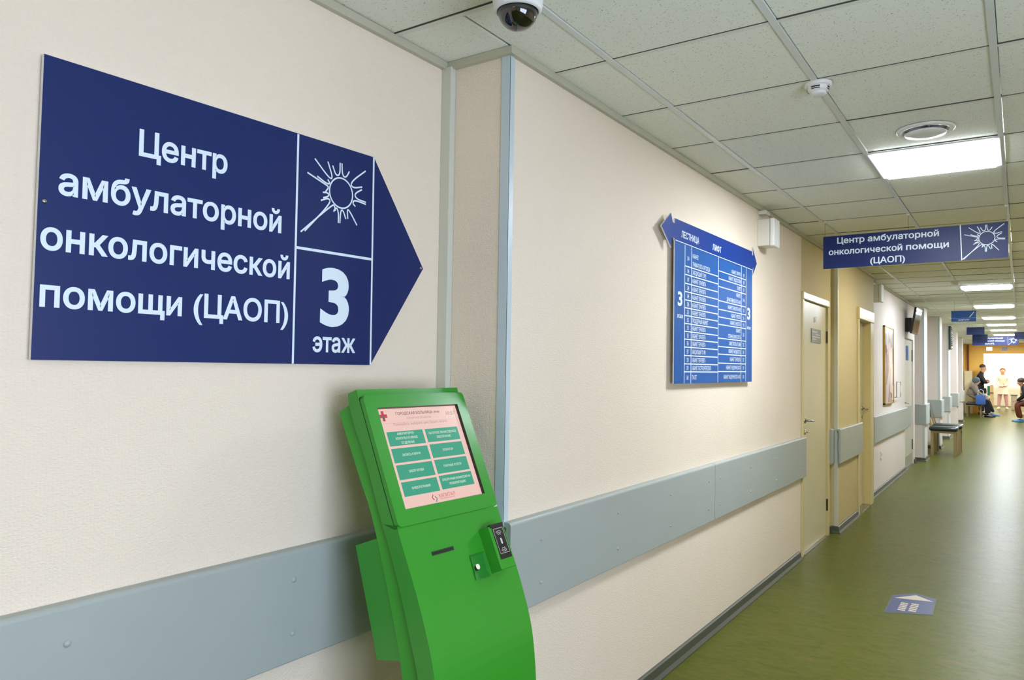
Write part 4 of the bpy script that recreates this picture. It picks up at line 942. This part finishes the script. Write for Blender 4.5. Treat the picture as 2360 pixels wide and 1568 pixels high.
shoe(t, sx+.44, sy-.14, 1, -.1, 'shoe_black'); shoe(t, sx+.50, sy+.14, 1, .1, 'shoe_black')
b = bmesh.new(); box(b, sx+.12, sx+.42, sy-.50, sy-.38, .44, .80, bev=.04); o = obj('shoulder_bag', b, 'blue_bag', smooth=True); tag(o, 'blue and white patterned bag beside the seated woman', 'bag'); b = bmesh.new(); tube(b, [(sx+.18, sy-.44, .78), (sx+.20, sy-.44, .95), (sx+.28, sy-.44, 1.0), (sx+.35, sy-.44, .95), (sx+.37, sy-.44, .78)], .012); obj('strap', b, 'edge_white', o)

# person sitting behind, only stretched legs in view
px_, py_ = -1.50, 32.95
nd = dict(hips=(px_+.0, py_+.12, .67, (.16, .16)), waist=(px_, py_+.12, .8, (.17, .16)), chest=(px_, py_+.12, 1.0, (.18, .16)), sh=(px_+.02, py_+.12, 1.10, (.13, .11)), neck=(px_+.04, py_+.12, 1.16, .06), chin=(px_+.06, py_+.12, 1.20, .08), head=(px_+.06, py_+.12, 1.27, .09),
 l_sh=(px_+.02, py_-.06, 1.06, .075), l_el=(px_+.12, py_-.08, .82, .06), l_wr=(px_+.34, py_+.0, .72, .04), r_sh=(px_+.02, py_+.30, 1.06, .075), r_el=(px_+.12, py_+.30, .82, .06), r_wr=(px_+.34, py_+.24, .72, .04),
 l_kn=(px_+.46, py_+.05, .62, .085), l_an=(px_+.66, py_-.05, .13, .05), r_kn=(px_+.46, py_+.22, .62, .085), r_an=(px_+.62, py_+.25, .13, .05))
ed = [('hips', 'waist', 0), ('waist', 'chest', 0), ('chest', 'sh', 0), ('sh', 'neck', 0), ('neck', 'chin', 2), ('chin', 'head', 2), ('sh', 'l_sh', 0), ('l_sh', 'l_el', 0), ('l_el', 'l_wr', 0), ('sh', 'r_sh', 0), ('r_sh', 'r_el', 0), ('r_el', 'r_wr', 0), ('hips', 'l_kn', 1), ('l_kn', 'l_an', 1), ('hips', 'r_kn', 1), ('r_kn', 'r_an', 1)]
hand_nodes(nd, ed, 'l', nd['l_wr'][:3], (1, .3, -.1), 2, .85); ed.append(('l_wr', 'lpalm', 2)); hand_nodes(nd, ed, 'r', nd['r_wr'][:3], (1, -.3, -.1), 2, .85); ed.append(('r_wr', 'rpalm', 2))
t = person('person', (px_, py_, 0), nd, ed, ['coat', 'trousers', 'skin_pale'], 'person sitting behind the scarfed woman, legs stretched in blue shoe covers')
shoe(t, px_+.66, py_-.05, 1, -.2, 'shoe_cover'); shoe(t, px_+.62, py_+.25, 1, .0, 'shoe_cover')
chair('waiting_chair', -1.68, -1.20, 32.75, 33.35, .50, 'dark leather seat beside the end wall behind the seated woman', g, back=False)

# woman in white standing in the bright hall
lx, ly = -.665, 39.8
nd = dict(hips=(lx, ly, .92, (.16, .13)), waist=(lx, ly, 1.08, (.15, .12)), chest=(lx, ly, 1.30, (.17, .13)), sh=(lx, ly, 1.44, (.13, .1)), neck=(lx, ly, 1.53, .055), chin=(lx, ly-.02, 1.61, .09), head=(lx, ly, 1.70, .115), top=(lx, ly, 1.77, .07),
 l_sh=(lx-.18, ly, 1.40, .07), l_el=(lx-.24, ly-.05, 1.13, .055), l_wr=(lx-.10, ly-.18, 1.0, .04), r_sh=(lx+.18, ly, 1.40, .07), r_el=(lx+.24, ly-.05, 1.13, .055), r_wr=(lx+.10, ly-.18, 1.02, .04),
 l_hip=(lx-.09, ly, .86, .11), l_kn=(lx-.13, ly, .48, .085), l_an=(lx-.16, ly, .10, .06), r_hip=(lx+.09, ly, .86, .11), r_kn=(lx+.12, ly, .48, .085), r_an=(lx+.15, ly, .10, .06))
ed = [('hips', 'waist', 0), ('waist', 'chest', 0), ('chest', 'sh', 0), ('sh', 'neck', 0), ('neck', 'chin', 2), ('chin', 'head', 2), ('head', 'top', 2), ('sh', 'l_sh', 0), ('l_sh', 'l_el', 0), ('l_el', 'l_wr', 0), ('sh', 'r_sh', 0), ('r_sh', 'r_el', 0), ('r_el', 'r_wr', 0), ('hips', 'l_hip', 0), ('l_hip', 'l_kn', 1), ('l_kn', 'l_an', 1), ('hips', 'r_hip', 0), ('r_hip', 'r_kn', 1), ('r_kn', 'r_an', 1)]
hand_nodes(nd, ed, 'l', nd['l_wr'][:3], (1, -.2, 0), 2, .8); ed.append(('l_wr', 'lpalm', 2)); hand_nodes(nd, ed, 'r', nd['r_wr'][:3], (-1, -.2, 0), 2, .8); ed.append(('r_wr', 'rpalm', 2))
t = person('person', (lx, ly, 0), nd, ed, ['lab_white', 'pink', 'skin_pale'], 'woman in a white coat and pink trousers standing in the bright hall')
b = bmesh.new(); ell(b, (lx, ly+.035, 1.715), (.115, .105, .118), zmin=-.7); obj('hair', b, 'hair_red', t, smooth=True); face(t, (lx, ly, 1.68), (-.2, -1, 0), .088, 'skin_pale')
b = bmesh.new(); lathe(b, [(.23, 0), (.20, .2), (.17, .42)], (lx, ly, .66), (0, 0, 1), 20); obj('coat_skirt', b, 'lab_white', t, smooth=True)
shoe(t, lx-.16, ly, -.2, -1, 'lab_white'); shoe(t, lx+.15, ly, .2, -1, 'lab_white')

# person sitting on the right, mostly outside the frame
qx, qy = .30, 29.6
nd = dict(hips=(qx, qy, .66, (.16, .17)), waist=(qx-.02, qy, .78, (.18, .18)), chest=(qx-.12, qy, 1.0, (.19, .17)), sh=(qx-.20, qy, 1.14, (.13, .12)), neck=(qx-.26, qy, 1.20, .065), chin=(qx-.31, qy, 1.23, .085), head=(qx-.30, qy, 1.31, .115), top=(qx-.29, qy, 1.37, .075),
 l_sh=(qx-.18, qy-.20, 1.08, .08), l_el=(qx-.25, qy-.26, .82, .065), l_wr=(qx-.40, qy-.14, .70, .045), r_sh=(qx-.18, qy+.20, 1.08, .08), r_el=(qx-.25, qy+.26, .82, .065), r_wr=(qx-.40, qy+.14, .70, .045),
 l_kn=(qx-.42, qy-.13, .58, .10), l_an=(qx-.30, qy-.14, .12, .06), r_kn=(qx-.42, qy+.13, .58, .10), r_an=(qx-.36, qy+.14, .12, .06))
ed = [('hips', 'waist', 0), ('waist', 'chest', 0), ('chest', 'sh', 0), ('sh', 'neck', 0), ('neck', 'chin', 2), ('chin', 'head', 2), ('head', 'top', 2), ('sh', 'l_sh', 0), ('l_sh', 'l_el', 0), ('l_el', 'l_wr', 0), ('sh', 'r_sh', 0), ('r_sh', 'r_el', 0), ('r_el', 'r_wr', 0), ('hips', 'l_kn', 1), ('l_kn', 'l_an', 1), ('hips', 'r_kn', 1), ('r_kn', 'r_an', 1)]
hand_nodes(nd, ed, 'l', nd['l_wr'][:3], (-1, .3, -.1), 2, .85); ed.append(('l_wr', 'lpalm', 2)); hand_nodes(nd, ed, 'r', nd['r_wr'][:3], (-1, -.3, -.1), 2, .85); ed.append(('r_wr', 'rpalm', 2))
t = person('person', (qx, qy, 0), nd, ed, ['suit', 'brown', 'skin'], 'seated person leaning forward at the right edge of the photo')
b = bmesh.new(); ell(b, (qx-.285, qy, 1.345), (.115, .115, .11), zmin=-.4); obj('hair', b, 'hair_dark', t, smooth=True); face(t, (qx-.31, qy, 1.29), (-1, 0, -.3), .088)
shoe(t, qx-.30, qy-.14, -1, 0, 'shoe_cover'); shoe(t, qx-.36, qy+.14, -1, 0, 'shoe_cover')
chair('waiting_chair', .12, .62, 29.25, 29.95, .50, 'dark seat at the right edge of the photo under a seated person', g, back=False)

# ------------------------------------------------------------------ things by the end wall and in the hall
t = thing('cabinet', (-1.7, 34.3, 0), 'pale yellow cabinet standing against the orange end wall', 'cabinet')
obj('body', bx(-1.84, -1.56, YEND-.13, YEND-.005, 0, 1.66, bev=.006), 'yellow_cream', t)
t = thing('brown_post', (-1.7, 34.3, 1.67), 'dark brown door edge against the orange end wall', 'door')
obj('door_leaf', bx(-1.74, -1.68, YEND-.1, YEND-.005, 1.67, 2.69), 'brown', t)
for x0, x1, m_, l in ((-1.11, -.90, 'exit_glow', 'lit white sign box on the orange wall, left one'), (-.62, -.39, 'grey_box', 'unlit grey sign box on the orange wall, right one')):
    t = thing('sign_box', ((x0+x1)/2, YEND-.03, 2.44), l, 'sign', 'sign boxes above the opening'); obj('case', bx(x0, x1, YEND-.05, YEND, 2.44, 2.60, bev=.004), 'white_plastic', t); obj('face', bx(x0+.01, x1-.01, YEND-.054, YEND-.05, 2.45, 2.59), m_, t)
for k, (x0, x1, l) in enumerate(((-1.02, -.90, 'pale peach partition left of the woman in white'), (-.03, .5, 'pale peach partition at the right edge by the opening'))):
    t = thing('partition', (x0, YEND+1, 0), l, 'partition', 'low partitions beyond the opening')
    obj('panel', bx(x0, x1, YEND+1, YEND+1.08, .1, 1.12, bev=.01), 'yellow_cream', t); obj('rail', bx(x0, x1, YEND+.97, YEND+1.0, .78, .82), 'wood', t)
t = thing('bin', (-.30, 39.5, 0), 'pale grey bin with a dark lid right of the woman in white', 'bin')
obj('body', bx(-.36, -.14, 39.3, 39.6, 0, .62, bev=.01), 'grey_bin', t); obj('lid', bx(-.38, -.12, 39.28, 39.62, .62, .66, bev=.005), 'back_grey', t)
t = thing('hall_chair', (-1.08, 38.2, 0), 'green chair left of the woman in white', 'chair')
obj('backrest', bx(-1.20, -.98, 38.3, 38.34, .62, 1.04, bev=.01), 'teal_chair', t); obj('seat', bx(-1.22, -.96, 37.95, 38.33, .45, .50, bev=.01), 'teal_chair', t)
for x in (-1.2, -.99):
    for y in (37.98, 38.28): obj('leg', bx(x, x+.02, y, y+.02, 0, .45), 'steel', t)
print('objects', len(bpy.data.objects))
